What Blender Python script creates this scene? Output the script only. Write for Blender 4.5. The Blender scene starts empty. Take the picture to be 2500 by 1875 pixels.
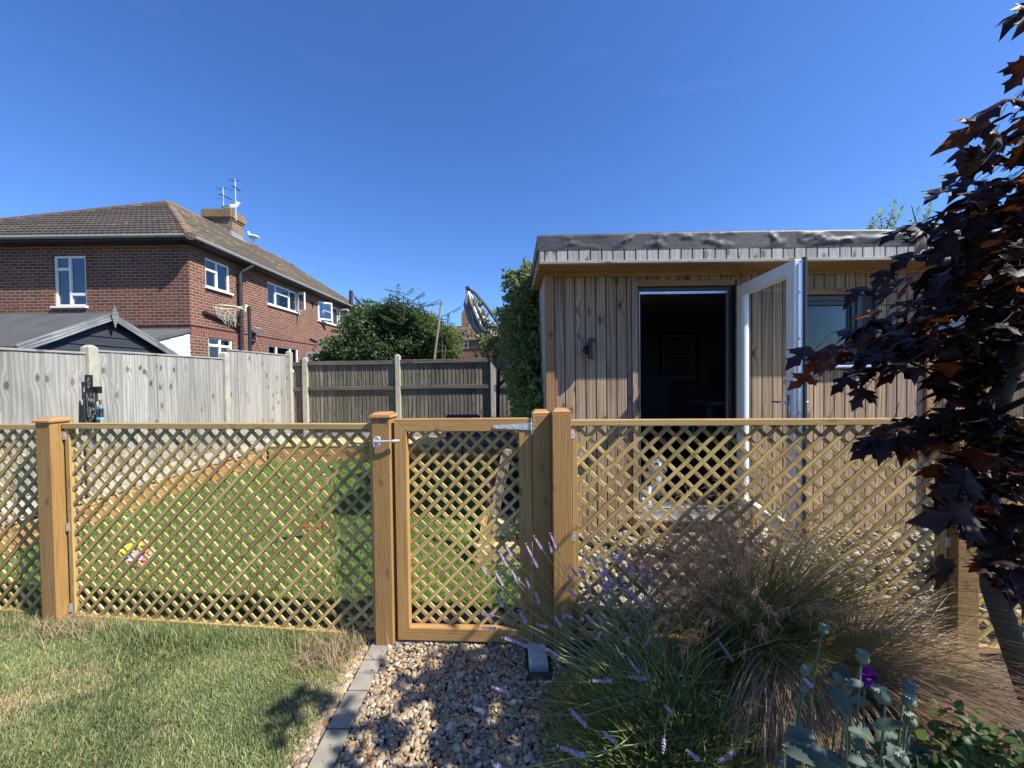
import bpy, math, random
import numpy as np
from mathutils import Vector, Matrix, Quaternion, noise as mnoise
random.seed(7); RNG = np.random.default_rng(7)
SC = bpy.context.scene; COL = SC.collection
R = math.radians; PI = math.pi

# ------------------------------------------------------------------ camera, world, sun
EYE = Vector((0, 0, 1.5)); FPX = 935.0; PITCH = R(1.12); ROLL = 0.0122
_r0 = Vector((1, 0, 0)); _u0 = Vector((0, math.sin(PITCH), math.cos(PITCH))); FW = Vector((0, math.cos(PITCH), -math.sin(PITCH)))
RT = _r0 * math.cos(ROLL) - _u0 * math.sin(ROLL); UP = _u0 * math.cos(ROLL) + _r0 * math.sin(ROLL)
cd = bpy.data.cameras.new('camera'); cam = bpy.data.objects.new('camera', cd); COL.objects.link(cam)
cd.sensor_fit = 'HORIZONTAL'; cd.sensor_width = 36.0; cd.lens = FPX * 36 / 2500; cd.clip_start = 0.05; cd.clip_end = 2000
m = Matrix((RT, UP, -FW)).transposed().to_4x4(); m.translation = EYE; cam.matrix_world = m
SC.camera = cam
SUN = Vector((2.5, -1.0, 2.88)).normalized()
w = bpy.data.worlds.new("World"); SC.world = w; w.use_nodes = True
nt = w.node_tree; bg = nt.nodes['Background']
sky = nt.nodes.new('ShaderNodeTexSky'); sky.sky_type = 'NISHITA'; sky.sun_disc = False
sky.sun_elevation = math.asin(SUN.z); sky.sun_rotation = math.atan2(SUN.x, SUN.y)
sky.air_density = 1.0; sky.dust_density = 0.3; sky.ozone_density = 3.0; sky.altitude = 0
hs = nt.nodes.new('ShaderNodeHueSaturation'); hs.inputs['Saturation'].default_value = 1.10
nt.links.new(sky.outputs[0], hs.inputs['Color']); tn = nt.nodes.new('ShaderNodeMix'); tn.data_type = 'RGBA'; tn.blend_type = 'MULTIPLY'; tn.inputs[0].default_value = 1; tn.inputs[7].default_value = (.62, .80, 1.16, 1)
nt.links.new(hs.outputs[0], tn.inputs[6])
tc = nt.nodes.new('ShaderNodeTexCoord'); mpw = nt.nodes.new('ShaderNodeMapping'); mpw.inputs['Scale'].default_value = (1.6, 1.6, 9); mpw.inputs['Rotation'].default_value = (.12, .1, .3); nt.links.new(tc.outputs['Generated'], mpw.inputs[0])
cn = nt.nodes.new('ShaderNodeTexNoise'); cn.inputs['Scale'].default_value = 2.1; cn.inputs['Detail'].default_value = 8; cn.inputs['Roughness'].default_value = .6; cn.inputs['Distortion'].default_value = .6; nt.links.new(mpw.outputs[0], cn.inputs['Vector'])
cr = nt.nodes.new('ShaderNodeMapRange'); cr.inputs[1].default_value = .60; cr.inputs[2].default_value = .80; cr.inputs[3].default_value = 0; cr.inputs[4].default_value = .02; nt.links.new(cn.outputs[0], cr.inputs[0])
cm = nt.nodes.new('ShaderNodeMix'); cm.data_type = 'RGBA'; cm.inputs[7].default_value = (5.5, 6.2, 7.5, 1); nt.links.new(cr.outputs[0], cm.inputs[0]); nt.links.new(tn.outputs[2], cm.inputs[6]); nt.links.new(cm.outputs[2], bg.inputs['Color'])
bg.inputs['Strength'].default_value = 0.085
sl = bpy.data.lights.new('sun', 'SUN'); sl.energy = 4.3; sl.angle = R(0.53); sl.color = (1.0, 0.955, 0.88)
so = bpy.data.objects.new('sun', sl); COL.objects.link(so); so.location = (10, -4, 12)
so.rotation_mode = 'QUATERNION'; so.rotation_quaternion = SUN.to_track_quat('Z', 'Y')
SC.view_settings.view_transform = 'Standard'; SC.view_settings.look = 'None'; SC.view_settings.exposure = 1.06; SC.view_settings.gamma = 1
SC.cycles.max_bounces = 8; SC.cycles.transparent_max_bounces = 24

def ray(px, py): return FW + RT * ((px - 1250) / FPX) - UP * ((py - 937.5) / FPX)
def at(px, py, Y): d = ray(px, py); return EYE + d * (Y / d.y)
def atX(px, py, X): d = ray(px, py); return EYE + d * (X / d.x)
def atZ(px, py, Z=0.0): d = ray(px, py); return EYE + d * ((Z - 1.5) / d.z)

# ------------------------------------------------------------------ object helpers
ORG = {}
def tag(o, label=None, cat=None, group=None, kind=None):
    if label: o['label'] = label
    if cat: o['category'] = cat
    if group: o['group'] = group
    if kind: o['kind'] = kind
    return o
def thing(name, label, cat, loc=(0, 0, 0), group=None):
    o = bpy.data.objects.new(name, None); COL.objects.link(o); o.location = loc; o.empty_display_size = .1
    ORG[o.name] = Vector(loc); return tag(o, label, cat, group)
def link(me, name, mat, parent=None, origin=None, smooth=False, bevel=0, seg=2):
    o = bpy.data.objects.new(name, me); COL.objects.link(o)
    if parent is not None:
        o.parent = parent; ORG[o.name] = ORG[parent.name]; off = ORG[parent.name]
    else:
        off = Vector(origin) if origin is not None else Vector((0, 0, 0)); o.location = off; ORG[o.name] = off
    if off.length > 0: me.transform(Matrix.Translation(-off))
    if isinstance(mat, (list, tuple)):
        for mm in mat: me.materials.append(mm)
    elif mat: me.materials.append(mat)
    if smooth: me.polygons.foreach_set('use_smooth', [True] * len(me.polygons))
    if bevel:
        b = o.modifiers.new('bevel', 'BEVEL'); b.width = bevel; b.segments = seg; b.limit_method = 'ANGLE'; b.angle_limit = R(50)
    return o
def fast_mesh(V, F, UV=None, mi=None):
    V = np.asarray(V, dtype=np.float32).reshape(-1, 3); F = np.asarray(F, dtype=np.int32); k = F.shape[1]
    me = bpy.data.meshes.new('m'); me.vertices.add(len(V)); me.vertices.foreach_set('co', V.ravel())
    me.loops.add(F.size); me.loops.foreach_set('vertex_index', F.ravel())
    me.polygons.add(len(F)); me.polygons.foreach_set('loop_start', np.arange(len(F), dtype=np.int32) * k)
    me.polygons.foreach_set('loop_total', np.full(len(F), k, dtype=np.int32))
    if mi is not None: me.polygons.foreach_set('material_index', np.asarray(mi, dtype=np.int32))
    if UV is not None:
        l = me.uv_layers.new(name='UVMap'); l.data.foreach_set('uv', np.asarray(UV, dtype=np.float32)[F.ravel()].ravel())
    me.update(calc_edges=True); me.validate(); return me

class MB:
    def __init__(s): s.V = []; s.F = []; s.U = []
    def face(s, pts, uv=None):
        i = len(s.V); s.V += [tuple(p) for p in pts]; s.F.append(tuple(range(i, i + len(pts))))
        s.U.append(uv or [(0, 0)] * len(pts))
    def box(s, c, size, rot=None, g=2, top=None):
        """c centre, size, rot 3x3/quaternion, g grain axis; top=(dx,dy) shrink of the upper face"""
        hx, hy, hz = size[0] / 2, size[1] / 2, size[2] / 2; c = Vector(c)
        P = []
        for z in (-hz, hz):
            for y in (-hy, hy):
                for x in (-hx, hx):
                    k = (1, 1) if (z < 0 or top is None) else top
                    P.append(Vector((x * k[0], y * k[1], z)))
        i = len(s.V)
        for p in P:
            q = p.copy()
            if rot is not None: q = rot @ q
            s.V.append(tuple(q + c))
        a, b = [ax for ax in (0, 1, 2) if ax != g]
        o1, o2 = random.random() * 50, random.random() * 50
        for f, n in (((0, 2, 3, 1), 2), ((4, 5, 7, 6), 2), ((0, 1, 5, 4), 1), ((2, 6, 7, 3), 1), ((0, 4, 6, 2), 0), ((1, 3, 7, 5), 0)):
            s.F.append(tuple(i + k for k in f)); uv = []
            for k in f:
                p = P[k]
                if n == g: uv.append((p[a] * .15 + o1, p[b] + o2))
                elif n == a: uv.append((p[g] + o1, p[b] + o2 + .37))
                else: uv.append((p[g] + o1, p[a] + o2))
            s.U.append(uv)
        return s
    def bar(s, p0, p1, wd, th, upv=(0, 0, 1)):
        p0, p1 = Vector(p0), Vector(p1); d = (p1 - p0); L = d.length; d.normalize(); u = Vector(upv)
        sx = d.cross(u)
        if sx.length < 1e-4: sx = Vector((1, 0, 0))
        sx.normalize(); u2 = sx.cross(d)
        M = Matrix((sx, d, u2)).transposed()
        return s.box((p0 + p1) / 2, (wd, L, th), M, g=1)
    def tube(s, pts, rad, seg=8, cap=True, flat=1.0):
        pts = [Vector(p) for p in pts]; n = len(pts)
        if not hasattr(rad, '__len__'): rad = [rad] * n
        base = len(s.V); ref = None; L = 0; ls = []
        for i, p in enumerate(pts):
            d = (pts[min(i + 1, n - 1)] - pts[max(i - 1, 0)]).normalized()
            if ref is None:
                ref = Vector((0, 0, 1)) if abs(d.z) < .9 else Vector((1, 0, 0))
            a = d.cross(ref)
            if a.length < 1e-5: a = d.cross(Vector((0, 1, 0)))
            a.normalize(); b = a.cross(d).normalized(); ref = b
            if i: L += (p - pts[i - 1]).length
            ls.append(L)
            for k in range(seg):
                t = 2 * PI * k / seg
                s.V.append(tuple(p + a * math.cos(t) * rad[i] + b * math.sin(t) * rad[i] * flat))
        for i in range(n - 1):
            for k in range(seg):
                k2 = (k + 1) % seg
                s.F.append((base + i * seg + k, base + i * seg + k2, base + (i + 1) * seg + k2, base + (i + 1) * seg + k))
                c = 2 * PI * rad[i] / seg
                s.U.append([(ls[i], k * c), (ls[i], (k + 1) * c), (ls[i + 1], (k + 1) * c), (ls[i + 1], k * c)])
        if cap:
            s.F.append(tuple(base + k for k in range(seg))[::-1]); s.U.append([(0, 0)] * seg)
            s.F.append(tuple(base + (n - 1) * seg + k for k in range(seg))); s.U.append([(0, 0)] * seg)
        return s
    def lathe(s, c, prof, seg=16, axis=None):
        """prof = [(r,h)] about axis at c"""
        q = Vector(axis or (0, 0, 1)).to_track_quat('Z', 'Y'); c = Vector(c); base = len(s.V); n = len(prof)
        for r, h in prof:
            for k in range(seg):
                t = 2 * PI * k / seg; s.V.append(tuple(c + q @ Vector((r * math.cos(t), r * math.sin(t), h))))
        for i in range(n - 1):
            for k in range(seg):
                k2 = (k + 1) % seg
                s.F.append((base + i * seg + k, base + i * seg + k2, base + (i + 1) * seg + k2, base + (i + 1) * seg + k))
                s.U.append([(k / seg, prof[i][1]), ((k + 1) / seg, prof[i][1]), ((k + 1) / seg, prof[i + 1][1]), (k / seg, prof[i + 1][1])])
        s.F.append(tuple(base + k for k in range(seg))[::-1]); s.U.append([(0, 0)] * seg)
        s.F.append(tuple(base + (n - 1) * seg + k for k in range(seg))); s.U.append([(0, 0)] * seg)
        return s
    def prism(s, poly, d):
        """extrude a 3d polygon by vector d"""
        poly = [Vector(p) for p in poly]; d = Vector(d); n = len(poly); i = len(s.V)
        s.V += [tuple(p) for p in poly] + [tuple(p + d) for p in poly]
        s.F.append(tuple(range(i, i + n))[::-1]); s.U.append([(p.x + p.y, p.z) for p in poly][::-1])
        s.F.append(tuple(range(i + n, i + 2 * n))); s.U.append([(p.x + p.y, p.z) for p in poly])
        for k in range(n):
            k2 = (k + 1) % n; L = (poly[k2] - poly[k]).length
            s.F.append((i + k, i + k2, i + n + k2, i + n + k)); s.U.append([(0, 0), (L, 0), (L, d.length), (0, d.length)])
        return s
    def sphere(s, c, r, seg=10, rings=6, rot=None):
        c = Vector(c); r = Vector(r) if hasattr(r, '__len__') else Vector((r, r, r)); base = len(s.V)
        for i in range(rings + 1):
            ph = PI * (i / rings * .98 + .01)
            for k in range(seg):
                t = 2 * PI * k / seg; v = Vector((math.sin(ph) * math.cos(t) * r.x, math.sin(ph) * math.sin(t) * r.y, math.cos(ph) * r.z))
                if rot is not None: v = rot @ v
                s.V.append(tuple(c + v))
        for i in range(rings):
            for k in range(seg):
                k2 = (k + 1) % seg
                s.F.append((base + i * seg + k, base + (i + 1) * seg + k, base + (i + 1) * seg + k2, base + i * seg + k2))
                s.U.append([(k / seg, i / rings)] * 4)
        s.F.append(tuple(base + k for k in range(seg))); s.U.append([(0, 0)] * seg)
        s.F.append(tuple(base + rings * seg + k for k in range(seg))[::-1]); s.U.append([(0, 0)] * seg)
        return s
    def build(s, name, mat, parent=None, origin=None, smooth=False, bevel=0, seg=2):
        me = bpy.data.meshes.new(name); me.from_pydata(s.V, [], s.F)
        l = me.uv_layers.new(name='UVMap'); flat = [c for f in s.U for uv in f for c in uv]
        l.data.foreach_set('uv', flat); me.update()
        return link(me, name, mat, parent, origin, smooth, bevel, seg)

# ------------------------------------------------------------------ material helpers
class NT:
    def __init__(s, name):
        s.m = bpy.data.materials.new(name); s.m.use_nodes = True; s.t = s.m.node_tree; s.n = s.t.nodes
        s.b = s.n['Principled BSDF']; s.out = s.n['Material Output']
    def new(s, ty, **kw):
        n = s.n.new('ShaderNode' + ty)
        for k, v in kw.items():
            if hasattr(n, k) and k not in n.inputs: setattr(n, k, v)
            else: s.set(n, k, v)
        return n
    def set(s, n, k, v):
        i = n.inputs[k]
        if isinstance(v, bpy.types.NodeSocket): s.t.links.new(v, i)
        elif isinstance(v, bpy.types.Node): s.t.links.new(v.outputs[0], i)
        else:
            if hasattr(v, '__len__') and len(v) == 3 and i.type == 'RGBA': v = (*v, 1)
            i.default_value = v
    def uv(s, sx=1, sy=1, loc=(0, 0, 0)):
        u = s.new('UVMap'); mp = s.new('Mapping'); s.set(mp, 'Vector', u); mp.inputs['Scale'].default_value = (sx, sy, 1); mp.inputs['Location'].default_value = loc; return mp
    def obj(s, sc=(1, 1, 1)):
        u = s.new('TexCoord'); mp = s.new('Mapping'); s.set(mp, 'Vector', u.outputs['Object']); mp.inputs['Scale'].default_value = sc; return mp
    def pos(s, sc=(1, 1, 1)):
        u = s.new('NewGeometry'); mp = s.new('Mapping'); s.set(mp, 'Vector', u.outputs['Position']); mp.inputs['Scale'].default_value = sc; return mp
    def noise(s, vec, scale=1, detail=4, rough=.55, dist=0):
        n = s.new('TexNoise'); s.set(n, 'Vector', vec); s.set(n, 'Scale', scale); s.set(n, 'Detail', detail); s.set(n, 'Roughness', rough); s.set(n, 'Distortion', dist); return n
    def ramp(s, fac, stops):
        n = s.new('ValToRGB'); s.set(n, 'Fac', fac); e = n.color_ramp.elements
        while len(e) < len(stops): e.new(.5)
        for i, (p, c) in enumerate(stops):
            e[i].position = p; e[i].color = (*c, 1) if hasattr(c, '__len__') else (c, c, c, 1)
        return n
    def mix(s, fac, a, b, mode='MIX'):
        n = s.n.new('ShaderNodeMix'); n.data_type = 'RGBA'; n.blend_type = mode
        for i, v in ((0, fac), (6, a), (7, b)):
            k = n.inputs[i]
            if isinstance(v, bpy.types.NodeSocket): s.t.links.new(v, k)
            elif isinstance(v, bpy.types.Node): s.t.links.new(v.outputs[0], k)
            else: k.default_value = (*v, 1) if hasattr(v, '__len__') and len(v) == 3 else v
        return n.outputs[2]
    def math(s, op, a, b=0.0, clamp=False):
        n = s.n.new('ShaderNodeMath'); n.operation = op; n.use_clamp = clamp
        for i, v in ((0, a), (1, b)):
            if isinstance(v, bpy.types.NodeSocket): s.t.links.new(v, n.inputs[i])
            elif isinstance(v, bpy.types.Node): s.t.links.new(v.outputs[0], n.inputs[i])
            else: n.inputs[i].default_value = v
        return n.outputs[0]
    def bump(s, h, st=.3, d=.01):
        n = s.new('Bump'); s.set(n, 'Height', h); s.set(n, 'Strength', st); s.set(n, 'Distance', d); s.set(s.b, 'Normal', n); return n
    def isl(s): return s.new('NewGeometry').outputs['Random Per Island']
    def col(s, c): s.set(s.b, 'Base Color', c); return s
    def rough(s, r): s.set(s.b, 'Roughness', r); return s

def plain(name, c, rough=.6, metal=0, var=.12, nscale=6, bump=.1, spec=None):
    k = NT(name); n = k.noise(k.pos(), nscale, 5)
    k.col(k.ramp(n, [(.3, tuple(x * (1 - var) for x in c)), (.7, tuple(min(1, x * (1 + var)) for x in c))]))
    k.rough(rough); k.set(k.b, 'Metallic', metal)
    if spec is not None: k.set(k.b, 'Specular IOR Level', spec)
    if bump:
        n2 = k.noise(k.pos(), nscale * 12, 4); k.bump(n2, bump, .003)
    return k.m

def wood(name, dark, mid, light, knots=.5, var=.25, rough=.7, bump=.35, stain=None, stain_amt=0, gs=(1.6, 55), fig=1.0, con=1.0):
    """procedural timber on a metric UV (u along the grain); fig < 1 = broader figure"""
    k = NT(name); u = k.new('UVMap')
    def mapped(src, sx, sy):
        mp = k.new('Mapping'); k.set(mp, 'Vector', src); mp.inputs['Scale'].default_value = (sx, sy, 1); return mp
    kf = min(1, .45 + fig * .55)
    wob = k.noise(mapped(u, 3, 9), 1, 2, .5); wv = k.n.new('ShaderNodeVectorMath'); wv.operation = 'MULTIPLY_ADD'
    k.t.links.new(wob.outputs['Color'], wv.inputs[0]); wv.inputs[1].default_value = (.05, .022, 0); k.t.links.new(u.outputs[0], wv.inputs[2])
    vo = k.new('TexVoronoi'); vo.voronoi_dimensions = '2D'; k.set(vo, 'Vector', mapped(wv.outputs[0], 6.0 * kf, 12 * kf)); k.set(vo, 'Scale', 1.0)
    sp_ = k.new('SeparateColor'); k.set(sp_, 'Color', vo.outputs['Color']); sel = k.math('GREATER_THAN', sp_.outputs[0], .78)
    core = k.new('MixRGB') if False else None; core_ = k.ramp(vo.outputs['Distance'], [(.0, .75), (.05, .8), (.11, 1), (.15, .25), (.22, .0)]); core = k.math('MULTIPLY', core_.outputs[0], sel)
    halo_ = k.ramp(vo.outputs['Distance'], [(.0, 1), (.2, .6), (.55, 0)]); halo = k.math('MULTIPLY', halo_.outputs[0], sel)
    sh = k.n.new('ShaderNodeCombineXYZ'); k.t.links.new(k.math('MULTIPLY', halo, .045 * (1 if knots else 0)), sh.inputs[1])
    av = k.n.new('ShaderNodeVectorMath'); av.operation = 'ADD'; k.t.links.new(u.outputs[0], av.inputs[0]); k.t.links.new(sh.outputs[0], av.inputs[1]); uw = av.outputs[0]
    rings = k.new('TexWave'); rings.wave_type = 'BANDS'; rings.bands_direction = 'Y'
    k.set(rings, 'Vector', mapped(uw, .5, 12 * fig)); k.set(rings, 'Scale', 1.5); k.set(rings, 'Distortion', 11.0); k.set(rings, 'Detail', 2.5); k.set(rings, 'Detail Scale', .8); k.set(rings, 'Detail Roughness', .6)
    fine = k.noise(mapped(uw, *gs), 1, 5, .6, .2); big = k.noise(mapped(uw, .9, 9), 1, 3, .5, .6)
    f = k.math('ADD', k.math('MULTIPLY', fine, .42), k.math('MULTIPLY', rings.outputs['Fac'], .26 * con))
    f = k.math('ADD', f, k.math('MULTIPLY', big, .45 - .1 * con))
    c = k.ramp(f, [(.5 - .17 / con, dark), (.52, mid), (.54 + .17 / con, light)])
    pores = k.ramp(k.noise(mapped(uw, 4, 200), 1, 2, .5), [(.33, .6), (.45, 1)])
    c = k.mix(.7, c, pores.outputs[0], 'MULTIPLY')
    if knots:
        c = k.mix(k.math('MULTIPLY', halo, knots * .30), c, dark); c = k.mix(k.math('MULTIPLY', core, min(1, knots)), c, tuple(x * .33 for x in dark))
    isl = k.isl(); hsv = k.new('HueSaturation'); k.set(hsv, 'Color', c)
    mr = k.new('MapRange'); k.set(mr, 'Value', isl); mr.inputs[3].default_value = 1 - var; mr.inputs[4].default_value = 1 + var
    k.set(hsv, 'Value', mr)
    i2 = k.math('FRACT', k.math('MULTIPLY', isl, 17.3)); mr2 = k.new('MapRange'); k.set(mr2, 'Value', i2); mr2.inputs[3].default_value = .490; mr2.inputs[4].default_value = .510
    k.set(hsv, 'Hue', mr2); c = hsv.outputs[0]
    if stain is not None:
        sn = k.ramp(k.noise(k.pos((1, 1, .6)), 2.2, 5, .6), [(.42, 0), (.62, 1)]); c = k.mix(k.math('MULTIPLY', sn.outputs[0], stain_amt), c, k.mix(.65, stain, k.ramp(f, [(.3, .6), (.7, 1.2)]).outputs[0], 'MULTIPLY'))
    k.col(c); k.rough(rough)
    h = k.math('SUBTRACT', k.math('ADD', k.math('MULTIPLY', fine, .8), k.math('MULTIPLY', pores.outputs[0], .6)), k.math('MULTIPLY', core, .3))
    k.bump(h, bump, .0022); return k.m
# ------------------------------------------------------------------ materials
M = {}
M['post'] = wood('new_timber', (.23, .130, .036), (.335, .200, .060), (.42, .265, .088), knots=.5, var=.07, gs=(5, 75), bump=.8, con=.42)
M['gate'] = wood('gate_timber', (.27, .150, .042), (.41, .250, .078), (.52, .34, .120), knots=.7, var=.07, con=.65, fig=1.1)
M['cap'] = wood('cap_timber', (.25, .115, .035), (.40, .20, .065), (.50, .28, .10), knots=0, var=.12)
M['slat'] = wood('lattice_timber', (.28, .185, .062), (.44, .305, .108), (.62, .46, .19), knots=.7, var=.3, gs=(2.5, 90))
M['rail'] = wood('rail_timber', (.30, .20, .068), (.46, .32, .115), (.62, .46, .19), knots=.5, var=.1, con=.6)
M['sleeper'] = wood('sleeper_timber', (.24, .13, .038), (.40, .235, .072), (.52, .32, .115), knots=.7, var=.14, fig=.5)
M['deck'] = wood('pale_deck_timber', (.36, .26, .10), (.53, .41, .19), (.64, .52, .27), knots=.3, var=.12, fig=.5)
M['shed'] = wood('larch_cladding', (.17, .095, .046), (.35, .228, .128), (.50, .365, .235), knots=1.0, var=.2, stain=(.38, .32, .25), stain_amt=.35, gs=(1.0, 60), fig=.5, con=.8)
M['shed_new'] = wood('sheltered_cladding', (.20, .105, .036), (.35, .20, .080), (.46, .28, .12), knots=.7, var=.16, fig=.7, con=.6)
M['fascia'] = wood('silvered_fascia_boards', (.24, .225, .20), (.36, .34, .305), (.48, .46, .42), knots=.9, var=.2, gs=(1.4, 60), fig=.5, con=.8)
M['grey'] = wood('weathered_panel_boards', (.15, .14, .122), (.30, .288, .26), (.47, .455, .42), knots=1.0, var=.2, stain=(.40, .38, .335), stain_amt=.3, gs=(.7, 50), fig=.4, con=.7)
M['feather'] = wood('old_featheredge_boards', (.055, .046, .034), (.125, .110, .082), (.24, .215, .165), knots=.4, var=.3, stain=(.06, .062, .042), stain_amt=.4, gs=(.8, 40), fig=.4, con=.9)
M['darkclad'] = wood('dark_painted_boards', (.016, .019, .026), (.026, .031, .040), (.042, .048, .060), knots=0, var=.12, bump=.2)
M['barge'] = wood('worn_barge_board', (.05, .055, .06), (.10, .105, .11), (.30, .31, .31), knots=0, var=.1, stain=(.42, .43, .42), stain_amt=.3, fig=.4)
M['brownfence'] = wood('brown_fence_boards', (.07, .04, .022), (.13, .078, .046), (.20, .125, .08), knots=.4, var=.2, fig=.4)
M['prop'] = wood('grey_brown_timber', (.15, .11, .075), (.28, .215, .15), (.40, .32, .23), knots=.4, var=.1, fig=.5)

def concrete(name, c, moss=.35):
    k = NT(name); n = k.noise(k.pos(), 9, 6, .65); n2 = k.noise(k.pos((1, 1, .5)), 2.3, 5, .6)
    cc = k.ramp(n, [(.3, tuple(x * .72 for x in c)), (.55, c), (.75, tuple(min(1, x * 1.15) for x in c))])
    ms = k.ramp(n2, [(.48, 0), (.68, 1)]); k.col(k.mix(k.math('MULTIPLY', ms.outputs[0], moss), cc, (.30, .29, .13)))
    k.rough(.9); k.bump(k.noise(k.pos(), 160, 4, .7), .5, .003); return k.m
M['conc'] = concrete('concrete', (.40, .38, .31)); M['conc_pale'] = concrete('pale_concrete', (.44, .42, .38), .15)
M['paver'] = concrete('edging_concrete', (.28, .255, .21), .25); M['paver_pale'] = concrete('pale_edging_concrete', (.60, .60, .56), .05)
M['steel'] = plain('zinc_steel', (.60, .61, .62), .5, .55, .2, 40, .25)
M['white'] = plain('white_upvc', (.80, .78, .74), .35, 0, .03, 3, 0)
M['silver'] = plain('aluminium', (.62, .64, .67), .35, .9, .08, 8, .05)
M['anth'] = plain('anthracite_upvc', (.035, .04, .048), .4, 0, .1, 4, 0)
M['black'] = plain('black_plastic', (.012, .012, .014), .4, 0, .2, 10, .05)
M['blackmat'] = plain('black_coated_metal', (.015, .016, .018), .55, .2, .2, 10, .1)
M['teal'] = plain('teal_plastic', (.10, .34, .38), .35, 0, .1, 5, 0)
M['brass'] = plain('brass', (.65, .42, .12), .3, 1, .1, 10, 0)
M['felt'] = plain('roofing_felt', (.065, .066, .064), .95, 0, .18, 3, .8)
M['slate'] = plain('green_grey_slate', (.085, .095, .085), .9, 0, .2, 6, .3); M['lead'] = plain('lead_grey', (.20, .21, .215), .8, 0, .25, 4, .2)
M['gull'] = plain('white_feathers', (.80, .80, .79), .8, 0, .04, 8, .1); M['gullgrey'] = plain('grey_feathers', (.38, .41, .45), .8, 0, .08, 8, .1)
M['beak'] = plain('yellow_beak', (.75, .45, .06), .5, 0, .05, 5, 0)
M['cream'] = plain('cream_paint', (.62, .57, .38), .5, 0, .1, 12, .1); M['net'] = plain('cream_net_cord', (.42, .38, .28), .9, 0, .15, 30, .1)
M['fabric'] = plain('grey_parasol_cloth', (.17, .17, .185), .85, 0, .2, 9, .25)
M['navy'] = plain('navy_cloth', (.022, .030, .075), .9, 0, .25, 12, .4)
M['int_wall'] = plain('inside_wall_paint', (.13, .125, .115), .9, 0, .05, 2, 0); M['int_floor'] = plain('inside_floor_laminate', (.035, .03, .027), .6, 0, .2, 3, 0)
M['desk'] = plain('grey_desk_top', (.16, .16, .165), .5, 0, .05, 3, 0); M['chair'] = plain('dark_mesh_chair', (.020, .022, .030), .8, 0, .2, 10, .1)
M['paper'] = plain('poster_paper', (.17, .165, .15), .8, 0, .03, 3, 0); M['ink'] = plain('poster_ink', (.02, .02, .022), .8, 0, .05, 3, 0)
M['render'] = plain('pale_render', (.42, .44, .47), .9, 0, .06, 3, .2)
M['upvc_sun'] = plain('white_cladding_boards', (.80, .80, .79), .45, 0, .03, 3, 0)
M['gutter'] = plain('grey_gutter_plastic', (.24, .23, .22), .5, 0, .12, 3, 0); M['brownpipe'] = plain('dark_brown_pipe', (.028, .022, .020), .45, 0, .2, 6, 0)
M['pinkcord'] = plain('pink_cable', (.55, .30, .22), .6, 0, .05, 5, 0); M['dish'] = plain('dish_grey', (.06, .058, .06), .6, 0, .15, 6, 0)
M['red'] = plain('red_plastic', (.70, .055, .04), .45, 0, .08, 8, 0)
M['lime'] = plain('lime_plastic', (.55, .75, .04), .45, 0, .08, 12, 0); M['pink'] = plain('coral_pink_plastic', (.80, .20, .20), .45, 0, .08, 12, 0)
M['lilac'] = plain('lilac_plastic', (.60, .38, .75), .45, 0, .08, 12, 0); M['sky_blue'] = plain('blue_plastic', (.15, .42, .72), .45, 0, .08, 12, 0); M['orange'] = plain('orange_plastic', (.80, .36, .10), .45, 0, .08, 12, 0)

def brick(name, c1, c2, mort, soldier=False, yellow=None):
    k = NT(name); mp = k.uv(1, 1)
    if soldier: mp.inputs['Rotation'].default_value = (0, 0, PI / 2)
    b = k.new('TexBrick'); k.set(b, 'Vector', mp); b.offset = .5
    for a, v in (('Scale', 1), ('Brick Width', .225), ('Row Height', .0775), ('Mortar Size', .0075), ('Mortar Smooth', .25), ('Bias', -.1)): k.set(b, a, v)
    k.set(b, 'Color1', (*c1, 1)); k.set(b, 'Color2', (*c2, 1)); k.set(b, 'Mortar', (*mort, 1))
    n = k.noise(k.uv(1, 1), 26, 5, .65); n2 = k.noise(k.uv(.8, .8), 1.1, 4, .6)
    c = k.mix(.55, b.outputs['Color'], k.ramp(n, [(.3, .55), (.7, 1.25)]).outputs[0], 'MULTIPLY')
    c = k.mix(.6, c, k.ramp(n2, [(.3, .7), (.7, 1.2)]).outputs[0], 'MULTIPLY')
    if yellow: c = k.mix(k.ramp(k.noise(k.uv(1, 1), 3, 5, .7), [(.47, 0), (.62, .45)]).outputs[0], c, yellow)
    k.col(c); k.rough(.9)
    k.bump(k.math('ADD', k.math('MULTIPLY', b.outputs['Fac'], -1), k.math('MULTIPLY', n, .3)), .6, .008); return k.m
M['brick'] = brick('red_brick', (.185, .066, .040), (.095, .040, .028), (.37, .28, .20))
M['soldier'] = brick('soldier_brick', (.23, .066, .042), (.14, .045, .030), (.31, .21, .15), True)
M['chimney'] = brick('chimney_brick', (.20, .11, .055), (.13, .075, .04), (.42, .38, .30)); M['chimcap'] = brick('lichen_chimney_brick', (.19, .115, .055), (.12, .08, .04), (.34, .29, .20), True, (.36, .23, .05))
M['farbrick'] = brick('far_brick', (.22, .075, .05), (.16, .05, .035), (.30, .2, .15))

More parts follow.
